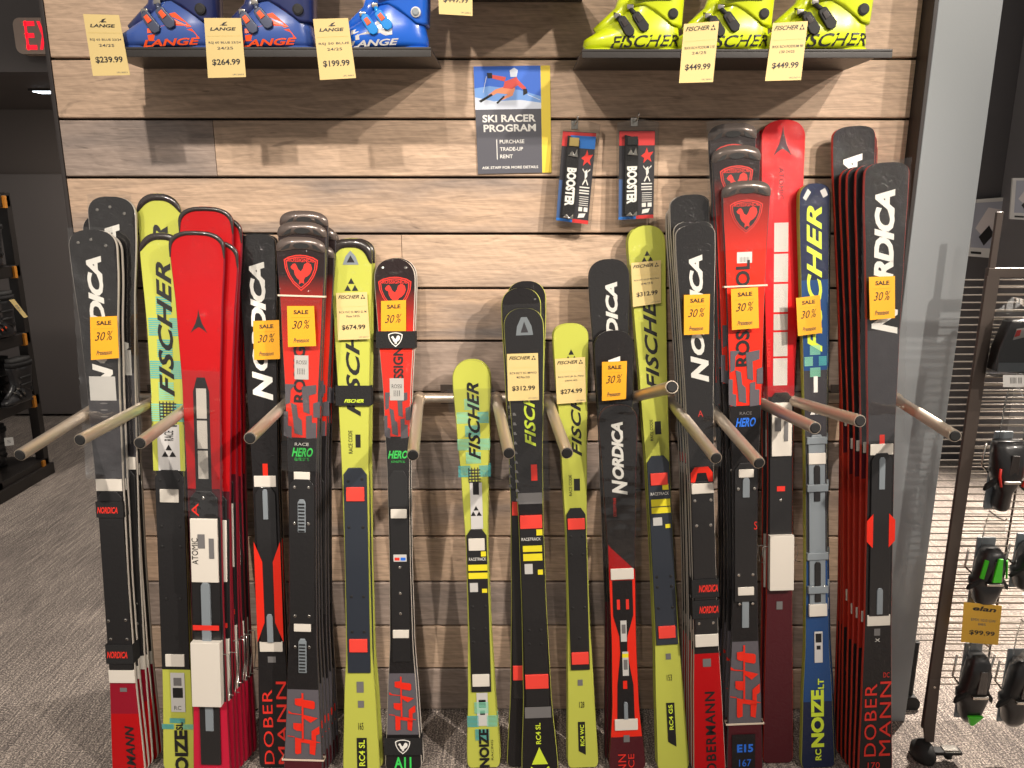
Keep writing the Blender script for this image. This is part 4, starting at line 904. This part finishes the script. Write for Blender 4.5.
# ------------------------------------------------------------------ cards: sale and price cards
def quadfn(C, Ys):
    P = [ray(u, v, y) for (u, v), y in zip(C, Ys)]       # TL, TR, BR, BL
    n = (P[1] - P[0]).cross(P[3] - P[0]).normalized()
    if n.y > 0: n = -n
    def fn(a, b, lift=0.0): return (P[3]*(1-a) + P[2]*a)*(1-b) + (P[0]*(1-a) + P[1]*a)*b + n*lift
    return fn, n
def card(name, C, Ys, body, label, cat, group, printing):
    fn, n = quadfn(C, Ys); c = fn(.5, .5)
    mb = MB(); mb.prism([fn(0, 0) - c, fn(1, 0) - c, fn(1, 1) - c, fn(0, 1) - c], n*-0.0008)
    o = mb.build(name, body); o.location = c; tag(o, label, cat, group)
    by = {}
    for (s_, a0, a1, b0, b1, m, sh, off) in printing:
        k = by.setdefault(m, MB())
        f_ = lambda x, y: fn(a0 + x*(a1 - a0), b0 + y*(b1 - b0), .0005) - c
        if isinstance(s_, str): add_text(k, f_, s_, 0, sh, off)
        else:
            for P in s_: k.face(k.pts([f_(x, y) for x, y in P]))
    for m, k in by.items(): k.build('printed_text', M[m], o)
    return o
def sale_print(extra=0.0):
    return [('SALE', .24, .78, .80, .90, 'ink', 0, .03), ('30', .16, .54, .44, .64, 'ink', .35, 0), ('%', .58, .82, .44, .66, 'ink', .35, 0),
            ('Preseason', .20, .76, .10, .21, 'navyink', .4, .01), ([[(0, 0), (1, 0), (1, 1), (0, 1)]], .14, .86, .715, .722, 'tagline', 0, 0)]
M['tagline'] = mat('card_rule', rgb(208, 150, 20), 0.7)
def price_print(head, l1, l2, price):
    out = [(l1, .08, .94, .565, .61, 'navyink', 0, .005), (l2, .30, .72, .475, .52, 'navyink', 0, .005), (price, .14, .88, .20, .315, 'ink', 0, .022), ('UPC 200913', .66, .95, .035, .06, 'greyink', 0, 0), ([[(0,0),(1,0),(1,1),(0,1)]], .05, .95, .70, .704, 'greyline', 0, 0)]
    if head == 'FISCHER': out += [('FISCHER', .06, .74, .87, .945, 'ink', .35, .02), (TRI, .78, .93, .86, .955, 'ink', 0, 0)]
    elif head == 'LANGE': out += [('LANGE', .14, .84, .79, .845, 'ink', .2, .03), ([[(.0,.0),(.6,.35),(1,1),(.5,.75),(.35,.4)], [(.3,0),(1,.1),(.9,.3),(.45,.3)]], .40, .62, .87, .94, 'ink', 0, 0)]
    else: out += [(head, .22, .78, .86, .93, 'ink', .2, .03)]
    return out
M['greyline'] = mat('card_fold', rgb(214, 190, 110), 0.7)
def on_ski(key, C, off=.020):
    fr = SKIS[key]['fr']; out = []
    for (u, v) in C:
        P = fr.P(fr.s_at(v)); out.append(P.y - TH_SKI - off)
    return out
SALE = [('A', [(90,317),(117,316),(119,358),(91,360)], 'golden sale card on the leftmost black ski'), ('D', [(253,321),(279,320),(280,359),(254,360)], 'golden sale card on the black ski right of the red stack'),
        ('E', [(287,306),(314,306),(316,346),(288,347)], 'golden sale card on the left shield-logo ski with a white band'), ('G', [(381,301),(406,300),(406,331),(381,332)], 'golden sale card tucked under the black strap of the short shield-logo ski'),
        ('K2', [(602,362),(627,361),(626,399),(602,401)], 'golden sale card on the middle ski of the stepped black trio'), ('M', [(684,295),(710,294),(709,334),(684,335)], 'golden sale card on the strapped black ski right of the tall lime ski'),
        ('N', [(731,289),(758,287),(759,328),(732,330)], 'golden sale card on the tall shield-logo ski right of centre'), ('P', [(796,298),(820,295),(822,333),(798,336)], 'golden sale card on the navy ski with lime lettering'),
        ('Q', [(869,277),(895,276),(895,318),(870,320)], 'golden sale card on the rightmost black ski beside the grey wall')]
SHORT = [('SALE', .24, .78, .74, .87, 'ink', 0, .03), ('30', .16, .54, .28, .54, 'ink', .35, 0), ('%', .58, .82, .28, .56, 'ink', .35, 0)]
for k, C, lab in SALE: card('sale_card', C, on_ski(k, C, .006 if k == 'G' else .019), M['tagsale'], lab, 'sale card', 'sale cards on skis', SHORT if k == 'G' else sale_print())
for k, C, l1, l2, pr, lab in (('F', [(336,293),(367,292),(370,339),(338,340)], 'RC4 WC SL M/O SL M', 'Plate 24/25', '$674.99', 'pale yellow price card reading 674.99 on the strapped lime ski'),
        ('I', [(507,354),(538,353),(539,400),(508,401)], 'RC4 RCT SC MW/O', 'M/O Plate 22/23', '$312.99', 'pale yellow price card reading 312.99 on the dark centre ski'),
        ('J', [(555,359),(585,357),(586,402),(557,404)], 'RC4 WC JR SL Plate', 'JUNIOR 24/25', '$274.99', 'pale yellow price card reading 274.99 on the lime ski right of centre'),
        ('L', [(631,263),(661,260),(661,303),(633,307)], 'RC4 WC GS JR M/O Plate', '24/25', '$312.99', 'pale yellow price card reading 312.99 on the tall lime ski')):
    card('price_card', C, on_ski(k, C, .012), M['tagy'], lab, 'price card', 'price cards on skis', price_print('FISCHER', l1, l2, pr))
GP = 'price cards hanging from the boot shelves'
for C, hd, l1, l2, pr, lab in (([(83,14),(119,15),(130,75),(93,76)], 'LANGE', 'RSJ 65 BLUE 23/24', '24/25', '$239.99', 'tilted pale yellow price card reading 239.99 at the left shelf end'),
        ([(204,18),(241,18),(246,77),(208,78)], 'LANGE', 'RSJ 60 BLUE 22/24', '24/25', '$264.99', 'pale yellow price card reading 264.99 between the two dark blue boots'),
        ([(313,19),(348,18),(356,78),(320,80)], 'LANGE', 'RSJ 50 BLUE', '24/25', '$199.99', 'pale yellow price card reading 199.99 at the azure boot'),
        ([(684,24),(719,21),(713,82),(679,83)], 'FISCHER', 'RXX RC4 PODIUM 110', '24/25', '$449.99', 'pale price card reading 449.99 left of the other on the right shelf'),
        ([(773,23),(808,21),(801,80),(765,81)], 'FISCHER', 'RXX RC4 PODIUM 90', '130 24/25', '$449.99', 'pale price card reading 449.99 nearest the right end of the right shelf'),
        ([(437,-44),(472,-44),(472.5,16),(439,14)], 'FISCHER', 'RC4 PODIUM', '24/25', '$449.99', 'pale price card hanging into view at top centre above the poster')):
    card('price_card', C, [-.2862, -.2862, -.2885, -.2885], M['tagy'], lab, 'price card', GP, price_print(hd, l1, l2, pr))

# ------------------------------------------------------------------ straps and bands round the skis
def ski_strap(key, v0, v1, wpx, label, m='strap', name='ski_strap', deep=.026, text=None, extra=None, front=.009, thick=.0015, cat='strap', grp='straps round the skis', dxm=0.0):
    sp = SKIS[key]; fr = sp['fr']; s0, s1 = fr.s_at(v1), fr.s_at(v0); q = fr.mpp((v0 + v1)/2); w = wpx*q/2
    bd = bend(fr.L - (s0 + s1)/2, fr.L)
    root = empty(name); X, N, A, T = fr.X, fr.N, fr.A, fr.P((s0 + s1)/2) + fr.X*dxm
    root.matrix_world = Matrix(((X.x, N.x, A.x, T.x), (X.y, N.y, A.y, T.y), (X.z, N.z, A.z, T.z), (0, 0, 0, 1)))
    h = (s1 - s0)/2; y0 = -TH_SKI - front - bd; y1 = deep
    mb = MB(); O = [(-w, y0), (w, y0), (w, y1), (-w, y1)]; I = [(-w + thick, y0 + thick), (w - thick, y0 + thick), (w - thick, y1 - thick), (-w + thick, y1 - thick)]
    a = mb.pts([(x, y, -h) for x, y in O]); b = mb.pts([(x, y, h) for x, y in O]); c = mb.pts([(x, y, -h) for x, y in I]); d = mb.pts([(x, y, h) for x, y in I])
    for j in range(4):
        k = (j + 1) % 4
        mb.face((a[j], a[k], b[k], b[j])); mb.face((c[k], c[j], d[j], d[k])); mb.face((b[j], b[k], d[k], d[j])); mb.face((a[k], a[j], c[j], c[k]))
    mb.build('band' if m == 'band' else 'webbing', M[m], root, bevel=.0006)
    if text:
        s_, x0, x1, z0, z1, tm, sh = text; mb = MB()
        add_text(mb, lambda p, r: (w*(x0 + p*(x1 - x0)), y0 - .0006, h*(z0 + r*(z1 - z0))), s_, 0, sh, .03); mb.build('lettering', M[tm], root)
    if extra == 'shield':
        for kk, mm, l in ((1, 'whiteink', .0006), (.86, 'ink', .0008)):
            mb = MB(); mb.face(mb.pts([((x - .5)*h*1.7, y0 - l, (y - .5)*h*1.7) for x, y in shrink(SHIELD, kk)])); mb.build('shield_logo', M[mm], root)
        mb = MB(); mb.face(mb.pts([((x - .5)*h*1.7, y0 - .001, (y - .5)*h*1.7) for x, y in ROOST])); mb.build('shield_logo', M['whiteink'], root)
    return tag(root, label, cat, grp)
ski_strap('A', 500, 516, 27, 'black strap with red lettering round the leftmost skis, mid height', text=('NORDICA', -.9, .6, -.45, .35, 'redink', .3))
ski_strap('A', 642, 661, 27, 'black strap with red lettering round the leftmost skis, above the red tail', text=('NORDICA', -.9, .6, -.4, .3, 'redink', .3))
ski_strap('F', 385, 405, 35, 'wide black strap with lime lettering round the lime ski left of centre', text=('FISCHER', -.5, .6, -.7, -.35, 'limeink', .3))
ski_strap('G', 331, 348, 39, 'black strap with white shield badge high on the short shield-logo ski', extra='shield')
ski_strap('G', 735, 752, 37, 'black strap with white shield badge at the tail of the short shield-logo ski', extra='shield')
ski_strap('M', 577, 595, 27, 'upper of two black straps with red lettering right of centre', text=('NORDICA', -.5, .9, -.4, .4, 'redink', .3))
ski_strap('M', 598, 616, 27, 'lower of two black straps with red lettering right of centre', text=('NORDICA', -.5, .9, -.4, .4, 'redink', .3))
GB = 'pale rubber bands round the shield-logo skis'
for k, v, w, lab in (('E', 296, 47, 'white rubber band above the sale card on the left shield-logo ski'), ('E', 758, 42, 'pale rubber band at the tail of the left shield-logo ski'),
                     ('N', 286, 43, 'pale rubber band above the sale card on the tall shield-logo ski'), ('N', 722, 38, 'pale rubber band low on the tall shield-logo ski right of centre')):
    ski_strap(k, v - .9, v + .9, w, lab, 'band', 'rubber_band', deep=.010, front=.0022, thick=.0012, cat='rubber band', grp=GB)

# ------------------------------------------------------------------ poster and packaged straps on the planks
fn, n_ = quadfn([(473.5,66.5),(550,65.5),(551.5,172.5),(478,174)], [-.004]*4)
c = fn(.5, .5)
pm = [mat('poster_grey', rgb(84, 84, 92), 0.5), mat('poster_sky', rgb(60, 110, 210), 0.5), mat('poster_snow', rgb(214, 222, 236), 0.5), mat('poster_yellow', rgb(232, 206, 70), 0.5), M['whiteink'], mat('poster_red', rgb(214, 84, 76), 0.5), mat('poster_orange', rgb(236, 150, 110), 0.5), M['ink'], mat('poster_haze', rgb(120, 164, 228), 0.5)]
mb = MB(); mb.prism([fn(0,0) - c, fn(1,0) - c, fn(1,1) - c, fn(0,1) - c], n_*-.003)
po = mb.build('poster', [mat('poster_edge', rgb(200, 190, 160), 0.6)]); po.location = c
tag(po, 'grey, blue and yellow poster about a ski racer program on the planks', 'poster')
mb = MB()
def pq(P, m, l=.0006): mb.face(mb.pts([fn(x, y, l) - c for x, y in P]), m)
pq([(0,0),(.875,0),(.875,.605),(0,.605)], 0); pq([(0,.605),(.875,.605),(.875,1),(0,1)], 1); pq([(.875,0),(1,0),(1,1),(.875,1)], 3)
pq([(0,.605),(.875,.605),(.875,.66),(.6,.69),(.25,.68),(0,.72)], 2, .0007); pq([(0,.72),(.25,.68),(.6,.69),(.875,.66),(.875,.72),(.6,.78),(.2,.82),(0,.80)], 8, .00065)
mb.build('printed_picture', pm, po)
mb = MB()                                             # the little racer
pq([(.40,.86),(.56,.90),(.60,.84),(.50,.79),(.38,.80)], 5, .0010); pq([(.48,.90),(.56,.90),(.58,.96),(.53,.985),(.47,.96)], 2, .0011)
pq([(.40,.86),(.18,.90),(.18,.93),(.42,.90)], 5, .0009); pq([(.18,.89),(.24,.89),(.24,.94),(.17,.94)], 7, .0012); pq([(.57,.88),(.68,.80),(.66,.77),(.56,.83)], 5, .0009); pq([(.64,.73),(.70,.75),(.69,.79),(.64,.79)], 7, .0012)
pq([(.38,.81),(.50,.80),(.46,.74),(.30,.755),(.20,.72),(.18,.74),(.28,.79)], 6, .0009); pq([(.46,.80),(.54,.80),(.50,.73),(.36,.69),(.34,.71),(.44,.74)], 6, .00085)
pq([(.05,.685),(.08,.67),(.24,.735),(.22,.75)], 7, .0012); pq([(.28,.665),(.30,.655),(.40,.72),(.38,.73)], 7, .0012); pq([(.70,.74),(.86,.69),(.86,.684),(.70,.734)], 2, .0011); pq([(.16,.91),(.11,.76),(.115,.76),(.17,.91)], 2, .0011)
mb.build('printed_skier', pm, po)
mb = MB()
for s_, a0, a1, b0, b1, off in (('SKI RACER', .09, .80, .485, .555, .03), ('PROGRAM', .10, .80, .395, .465, .03), ('PURCHASE', .31, .64, .285, .32, .01), ('TRADE-UP', .31, .62, .215, .25, .01), ('RENT', .31, .48, .145, .18, .01), ('ASK STAFF FOR MORE DETAILS', .06, .82, .045, .07, .015)):
    add_text(mb, lambda x, y: fn(a0 + x*(a1 - a0), b0 + y*(b1 - b0), .0010) - c, s_, 0, 0, off)
pq([(.265,.135),(.275,.135),(.275,.325),(.265,.325)], 0, .0010)
mb.build('printed_text', M['whiteink'], po)

def booster(C, hookpx, tint, lab, hlab):
    fn, n = quadfn(C, [-.022, -.022, -.030, -.030]); c = fn(.5, .5)
    t = tag(empty('strap_package', c), lab, 'package', 'packaged boot straps on hooks')
    def slab(name, P, m, l0, l1, par=t, bevel=0):
        k = MB(); k.prism([fn(x, y, l0) - c for x, y in P], n*(l1 - l0)); return k.build(name, M[m] if isinstance(m, str) else m, par, bevel=bevel)
    R = lambda a0, a1, b0, b1: [(a0, b0), (a1, b0), (a1, b1), (a0, b1)]
    bk = slab('backing_card', R(.07, .93, .05, .90), mat('card_black', rgb(40, 38, 44), 0.45), 0, .001)
    slab('header_print', R(.07, .93, .76, .895), mat('card_red', rgb(206, 44, 44), 0.45), .001, .0014)
    if tint == 'blue': slab('header_print', R(.28, .93, .75, .865), mat('card_blue', rgb(24, 110, 196), 0.45), .0014, .0018)
    slab('side_print', R(.07, .16, .05, .44), mat('card_navy', rgb(60, 90, 140), 0.45), .001, .0014)
    slab('footer_print', R(.07, .5, .05, .075), mat('card_blue', rgb(24, 110, 196), 0.45), .001, .0015); slab('footer_print', R(.5, .93, .05, .085), mat('card_red', rgb(206, 44, 44), 0.45), .001, .0015)
    slab('boot_strap', [(.20, .10), (.54, .10), (.52, .82), (.20, .86)], 'strap', .001, .012, bevel=.002)
    slab('strap_buckle', R(.25, .50, .76, .84), mat('brass_buckle', rgb(200, 176, 110), 0.3, .8) if tint == 'blue' else M['rubber'], .012, .016, bevel=.001)
    slab('strap_buckle', [(.25, .67), (.34, .72), (.40, .68), (.46, .74), (.50, .66)], 'chrome', .012, .0165, bevel=.0008); slab('strap_buckle', [(.22, .085), (.34, .12), (.40, .09), (.5, .13), (.52, .08)], 'chrome', .012, .0155, bevel=.0008)
    mb = MB(); add_text(mb, lambda x, y: fn(.25 + y*.25, .56 - x*.36, .0125) - c, 'BOOSTER', 0, 0.0, .05); mb.build('lettering', M['whiteink'], t)
    k = MB()
    k.face(k.pts([fn(x, y, .0016) - c for x, y in [(.60,.66),(.70,.69),(.74,.74),(.78,.69),(.90,.70),(.82,.65),(.86,.60),(.76,.63),(.66,.59),(.68,.64)]])); k.build('star_logo', M['redink'], t)
    k = MB()
    for P in ([(.72,.54),(.78,.56),(.80,.50),(.74,.46)], [(.74,.47),(.68,.42),(.70,.41),(.77,.46)], [(.78,.47),(.84,.42),(.82,.41),(.76,.46)], [(.66,.57),(.73,.53),(.73,.52),(.66,.555)], [(.86,.57),(.79,.54),(.79,.53),(.86,.555)]):
        k.face(k.pts([fn(x, y, .0016) - c for x, y in P]))
    for y in (.385, .355, .33): k.face(k.pts([fn(x, yy, .0016) - c for x, yy in R(.62, .88, y, y + .012)]))
    for y in (.30, .28, .26, .24, .22): k.face(k.pts([fn(x, yy, .0016) - c for x, yy in R(.64, .88, y, y + .006)]))
    for P in (R(.64, .74, .165, .205), R(.78, .88, .165, .205), [(.64,.10),(.80,.11),(.84,.15),(.66,.14)]): k.face(k.pts([fn(x, y, .0016) - c for x, y in P]))
    k.build('printed_text', M['whiteink'], t)
    # clear blister: front sheet, sides
    k = MB(); o = [(0, 0), (1, 0), (1, .97), (.62, 1), (.38, 1), (0, .97)]
    k.prism([fn(x, y, -.001) - c for x, y in o], n*.019); k.build('clear_pouch', M['clear'], t)
    h = ray(*hookpx, -.05); w0 = Vector((h.x, 0, h.z - .006))
    hk = tag(empty('peg_hook', w0), hlab, 'hook', 'peg hooks in the planks')
    MB().tube([Vector((0, -.0005, 0)), (0, -.035, 0), (.003, -.050, .006), (.005, -.058, .018)], .0022, 10).build('peg', M['chrome'], hk, smooth=True)
    MB().box((-.01, -.003, -.012), (.01, -.0003, .012)).build('hook_plate', M['chrome'], hk, bevel=.001)
booster([(561,120),(600,122),(590,230),(553,225)], (576, 121), 'blue', 'left hanging package with a black boot strap, blue and red header', 'left metal peg hook holding the package with blue header')
booster([(616.5,120),(658,120),(656,223),(615.5,225)], (637, 118), 'red', 'right hanging package with a black boot strap, all red header', 'right metal peg hook holding the package with red header')

# ------------------------------------------------------------------ right: wire display rack with bindings
YR = -0.20
XR0 = ray(957, 520, YR).x; ztop_ = ray(990, 276, YR).z
rk = tag(empty('wire_rack', (XR0, YR, 0)), 'bronze metal wire display rack at the right edge, hung with ski bindings', 'display rack')
MB().box((-.018, -.006, .085), (.018, .006, ztop_)).build('upright', M['darkmetal'], rk, bevel=.002)
MB().box((-.009, .004, ztop_ - .02), (.009, .014, ztop_ + .17)).build('upright_extension', M['darkmetal'], rk, bevel=.002)
MB().box((-.016, -.006, ztop_ - .004), (.62, .010, ztop_ + .022)).build('top_rail', M['darkmetal'], rk, bevel=.002)
mb = MB(); z = .24
while z < ztop_ - .02:
    mb.tube([(.016, 0, z), (.62, 0, z)], .0022, 6); z += .0232
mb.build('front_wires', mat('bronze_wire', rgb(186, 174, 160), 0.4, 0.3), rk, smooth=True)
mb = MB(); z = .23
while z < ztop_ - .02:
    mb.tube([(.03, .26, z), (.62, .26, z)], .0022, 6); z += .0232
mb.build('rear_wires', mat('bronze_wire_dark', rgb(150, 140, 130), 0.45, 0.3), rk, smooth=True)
mb = MB()
for x in (.16, .46): mb.tube([(x, .003, .22), (x, .003, ztop_)], .003, 8)
mb.build('wire_verticals', M['darkmetal'], rk, smooth=True)
lg = MB().prism([(-.018, -.007, .26), (.018, -.007, .26), (.014, -.012, .10), (.012, -.03, .055), (-.016, -.03, .055), (-.018, -.012, .10)], (0, .010, 0)).build('leg', M['darkmetal'], rk, bevel=.002)
for zz in (.235, .17):
    MB().tube([(0, -.007, zz), (0, -.0095, zz)], .004, 10).build('leg_bolt', M['chrome'], lg)
cs = MB().loft([[(-.02 + .036*math.cos(2*PI*k/16)*sx, -.03 + .045*math.sin(2*PI*k/16)*sx, zz) for k in range(16)] for sx, zz in ((.9, .002), (1.0, .012), (.95, .035), (.5, .055))]).build('caster_foot', M['rubber'], rk, smooth=True)
MB().box((.0, -.06, .03), (.085, -.03, .042)).tube([(.05, -.045, .03), (.05, -.045, .012)], .012).build('brake_lever', M['rubber'], cs, bevel=.003)
MB().box((.03, -.062, .041), (.078, -.028, .045)).build('chrome_pedal', M['chrome'], cs, bevel=.002)
MB().tube([(.06, .20, .02), (.06, .24, .02)], .03, 16).tube([(.06, .22, .02), (.06, .22, .25)], .010).build('rear_caster', M['rubber'], rk)

def binding(u, v0, v1, wpx, label, green=None, tip=None, red=False, hang=None, Y=YR - .045, heel=False):
    a, b = ray(u, v0, Y), ray(u, v1, Y); h = a.z - b.z; w = wpx*depth(a)/F
    t = tag(empty('ski_binding', (a.x + (b.x - a.x)/2, Y, b.z)), label, 'ski binding', 'ski bindings on the wire rack')
    def ring(z, hw, y0, y1, e=3): 
        out = []
        for k in range(20):
            q = 2*PI*k/20; c, s_ = math.cos(q), math.sin(q)
            out.append((hw*math.copysign(abs(c)**(2/e), c), (y0 + y1)/2 + (y1 - y0)/2*math.copysign(abs(s_)**(2/e), s_), z*h))
        return out
    W_ = w/2
    if heel:
        prof = [(0, .30, -.012, .03), (.06, .38, -.022, .035), (.28, .34, -.026, .035), (.36, .55, -.03, .038), (.55, .85, -.034, .04), (.75, .9, -.03, .04), (.93, .95, -.02, .04), (1, .85, -.008, .036)]
    else:
        prof = [(0, .35, -.004, .03), (.08, .62, -.014, .034), (.30, .80, -.022, .036), (.36, .98, -.016, .036), (.46, 1.0, -.016, .036), (.50, .78, -.024, .036), (.75, .74, -.032, .036), (.93, .58, -.026, .036), (1, .42, -.010, .032)]
    MB().loft([ring(z, W_*k, y0, y1) for z, k, y0, y1 in prof]).build('housing', M['plate'], t, smooth=True)
    MB().box((-W_*.55, .034, -.01), (W_*.55, .042, h + .02)).build('base_plate', M['plategrey'], t, bevel=.002)
    for sx in (-1, 1):
        MB().prism([(sx*W_*.55, -.020, h*.55), (sx*W_*1.15, -.008, h*.38), (sx*W_*1.2, -.004, h*.28), (sx*W_*.7, -.014, h*.40)], (0, .014, 0)).build('toe_wing', M['rubber'], t, bevel=.003)
        MB().tube([(sx*W_*.7, .03, h*.5), (sx*W_*1.15, .03, h*.62), (sx*W_*1.2, .02, h*.95)], .003, 8).build('brake_arm', M['chrome'], t, smooth=True)
    MB().prism([(-W_*.3, -.033, h*.52), (W_*.3, -.033, h*.52), (W_*.22, -.032, h*.85), (-W_*.22, -.032, h*.85)], (0, .006, 0)).build('lever', M['guard'], t, bevel=.002)
    MB().box((-W_*.5, -.034, h*.44), (W_*.5, -.02, h*.485)).build('toe_bar', M['chrome'], t, bevel=.002)
    if green:
        for sx in (-1, 1): MB().prism([(sx*W_*.66, -.028, h*.55), (sx*W_*.80, -.022, h*.55), (sx*W_*.66, -.022, h*.86), (sx*W_*.52, -.028, h*.86)], (0, .005, 0)).build('green_stripe', MATS['binding_green'], t)
        MB().prism([(-W_*.26, -.039, h*.52), (W_*.26, -.039, h*.52), (W_*.16, -.038, h*.92), (-W_*.10, -.038, h*.92)], (0, .006, 0)).build('green_lever', MATS['binding_green'], t, bevel=.001)
    if tip: MB().prism([(-W_*.5, -.028, h*.16), (W_*.5, -.028, h*.16), (W_*.1, -.014, -h*.02), (-W_*.1, -.014, -h*.02)], (0, .012, 0)).build('green_toe', MATS['binding_green'], t, bevel=.003)
    if red:
        for sx in (-1, 1): MB().tube([(sx*W_*.62, -.030, h*.40), (sx*W_*.78, -.030, h*.55), (sx*W_*.80, -.030, h*.66)], .0035, 8).build('red_trim', M['redink'], t, smooth=True)
    if hang:
        k = MB(); z0, z1 = h*.96, h + hang*depth(a)/F
        k.prism([(-W_*.75, .0, z0), (W_*.75, .0, z0), (W_*.6, .012, z0 + (z1-z0)*.7), (W_*.15, .03, z1), (-W_*.15, .03, z1), (-W_*.6, .012, z0 + (z1-z0)*.7)], (0, .002, 0)); k.build('clear_hanger', M['clear'], t)
        MB().tube([(0, .045, z1 - .005), (0, .0, z1 - .008), (0, -.03, z1 - .004), (0, -.035, z1 + .004)], .002, 8).build('hang_wire', M['chrome'], t, smooth=True)
    return t
mat('binding_green', rgb(70, 214, 30), 0.35, coat=0.4)
binding(1006, 442, 510, 34, 'black ski binding with red trimmed sides hanging highest on the wire rack, fully in view', red=True, hang=60, heel=True)
binding(989, 549, 606, 34, 'black ski binding with bright green lever above the yellow price card', green=True, hang=36)
binding(975, 656, 722, 32, 'black ski binding with a green tip below the yellow price card', tip=True, hang=18)
binding(1019, 662, 726, 34, 'black ski binding at the bottom right corner with a clear hanger above', hang=40)
binding(1029, 545, 590, 30, 'black ski binding half cut off by the right photo edge, beside the green one')
binding(1030, 690, 745, 26, 'black ski binding lowest at the right edge, mostly cut off by the frame', Y=YR - .12) if False else None
# packaged binding near the top
a = ray(1003, 320, YR - .05); b = ray(1003, 376, YR - .05); q = depth(a)/F
t = tag(empty('boxed_binding', (a.x, YR - .05, b.z)), 'black binding part in a clear pack with a red and white label, top right', 'package')
MB().prism([(0, 0, .012), (.09, 0, .004), (.09, 0, (a.z-b.z)), (.025, 0, (a.z-b.z)*.98), (.004, 0, (a.z-b.z)*.5)], (0, .045, 0)).build('housing', M['plate'], t, bevel=.006)
MB().box((.004, -.004, .012), (.09, 0, .038)).build('grey_band', M['plategrey'], t, bevel=.003)
MB().prism([(.034, -.0006, .10), (.075, -.0006, .11), (.075, -.0006, .135), (.04, -.0006, .13)], (0, -.001, 0)).build('printed_label', M['label'], t)
MB().prism([(.036, -.0018, .108), (.050, -.0018, .112), (.052, -.0018, .128), (.040, -.0018, .126)], (0, -.0006, 0)).build('printed_mark', M['redink'], t)
MB().prism([(-.008, -.008, .0), (.10, -.008, 0), (.10, -.008, .17), (.05, -.008, .21), (.01, -.008, .17)], (0, .058, 0)).build('clear_pouch', M['clear'], t)
C = [(1003, 375), (1040, 375), (1040, 387), (1003, 387)]
card('white_card', C, [YR - .06]*4, M['label'], 'small white barcode card under the clear packed binding part, top right', 'card', None, [('||||| |||', .2, .5, .3, .8, 'ink', 0, 0)])
card('price_card', [(964, 602), (1002, 606), (998, 645), (961, 642)], [YR - .055]*4, M['tagsale'] if False else mat('ochre_card', rgb(226, 176, 60), 0.65), 'yellow price card reading 99.99 between two bindings on the wire rack', 'price card', None,
     [('elan', .24, .86, .82, .94, 'ink', .2, .03), ('EMX 10.0 GW', .22, .88, .56, .63, 'greyink', 0, 0), ('B85', .42, .62, .46, .52, 'greyink', 0, 0), ('$99.99', .20, .88, .20, .33, 'ink', 0, .022)])
# pictures on the far side
def picture(C, Y, label):
    fn, n = quadfn(C, [Y]*4); c = fn(.5, .5); mb = MB(); mb.prism([fn(0,0)-c, fn(1,0)-c, fn(1,1)-c, fn(0,1)-c], n*-.012)
    o = mb.build('poster', mat('poster_white', rgb(196, 196, 194), 0.5)); o.location = c; tag(o, label, 'poster')
    mb = MB()
    for P, m in (([(.10,.16),(.90,.16),(.90,.94),(.10,.94)], 0), ([(.2,.5),(.5,.85),(.85,.8),(.8,.45),(.5,.3)], 1), ([(.3,.35),(.55,.55),(.7,.4),(.45,.2)], 2), ([(.12,.05),(.4,.05),(.4,.09),(.12,.09)], 2)):
        mb.face(mb.pts([fn(x, y, .001 + .0004*m) - c for x, y in P]), m)
    mb.build('printed_picture', [mat('photo_grey', rgb(150, 154, 166), 0.5), mat('photo_pale', rgb(196, 190, 190), 0.5), M['ink']], o)
picture([(969, 200), (1009, 197), (1003, 259), (966, 256)], 2.57, 'white bordered poster on the dark far wall behind the wire rack')
picture([(1013, 178), (1046, 178), (1044, 221), (1010, 219)], 2.18, 'small white bordered poster at the right edge on the slate post')

# ------------------------------------------------------------------ left: black boot shelving with orange clips
YS = 2.30; px_ = ray(46, 470, YS).x
zs = [ray(20, v, YS).z for v in (201, 271, 338, 400, 464)]
sh = tag(empty('boot_shelving', (px_, YS, 0)), 'black shelving unit with orange end clips at the left edge, holding boots', 'shelving unit')
for y in (-.46, 0):
    MB().box((-.055, y, 0), (0, y + .05, zs[0] + .05)).build('post', M['shelf'], sh, bevel=.003)
for n, z in enumerate(zs):
    MB().box((-1.4, -.47, z - .035), (-.0, .04, z + .035)).build('shelf_board', M['shelf'], sh, bevel=.004)
    MB().box((-.022, -.035, z - .04), (.012, -.008, z + .03)).build('orange_clip', mat('orange_clip', rgb(206, 132, 40), 0.5), sh, bevel=.002)
MB().box((-1.4, -.48, 0), (.02, .06, .07)).build('plinth', M['shelf'], sh, bevel=.004)
G5 = 'dark boots on the left shelving'
nb = 0
for (u, row, sc, lab, acc) in ((2, 1, 1.0, 'black boot on the upper left shelf, cut by the photo edge', None), (14, 2, 1.0, 'black ski boot with orange buckle on the left shelving', 'orangeink'),
        (10, 3, 1.0, 'black ski boot on the third left shelf, nearer the photo edge', None), (32, 3, 1.0, 'black ski boot on the third left shelf, nearest the post', None), (6, 4, 1.0, 'black ski boot with white label on the lowest left shelf', None)):
    X = rayz_at(u, zs[row], YS - .16)
    ski_boot((X - .06, YS - .32, zs[row] + .036), lab, G5, BLACKB, BLACKB, M['rubber'], acc or 'chrome', scale=0.92, rot=PI/2 - .1)
C = [(9, 300), (14, 299), (28, 317), (24, 318)]
card('price_card', C, [YS - .25]*4, M['tagy'], 'yellow card dangling from a boot on the left shelving', 'price card', None, [('$99', .2, .8, .3, .7, 'greyink', 0, 0)])
C = [(4, 438), (13, 437), (14, 445), (5, 446)]
card('white_card', C, [YS - .36]*4, M['label'], 'small white label on the lowest left boot', 'card', None, [('S', .3, .7, .3, .7, 'greyink', 0, 0)])
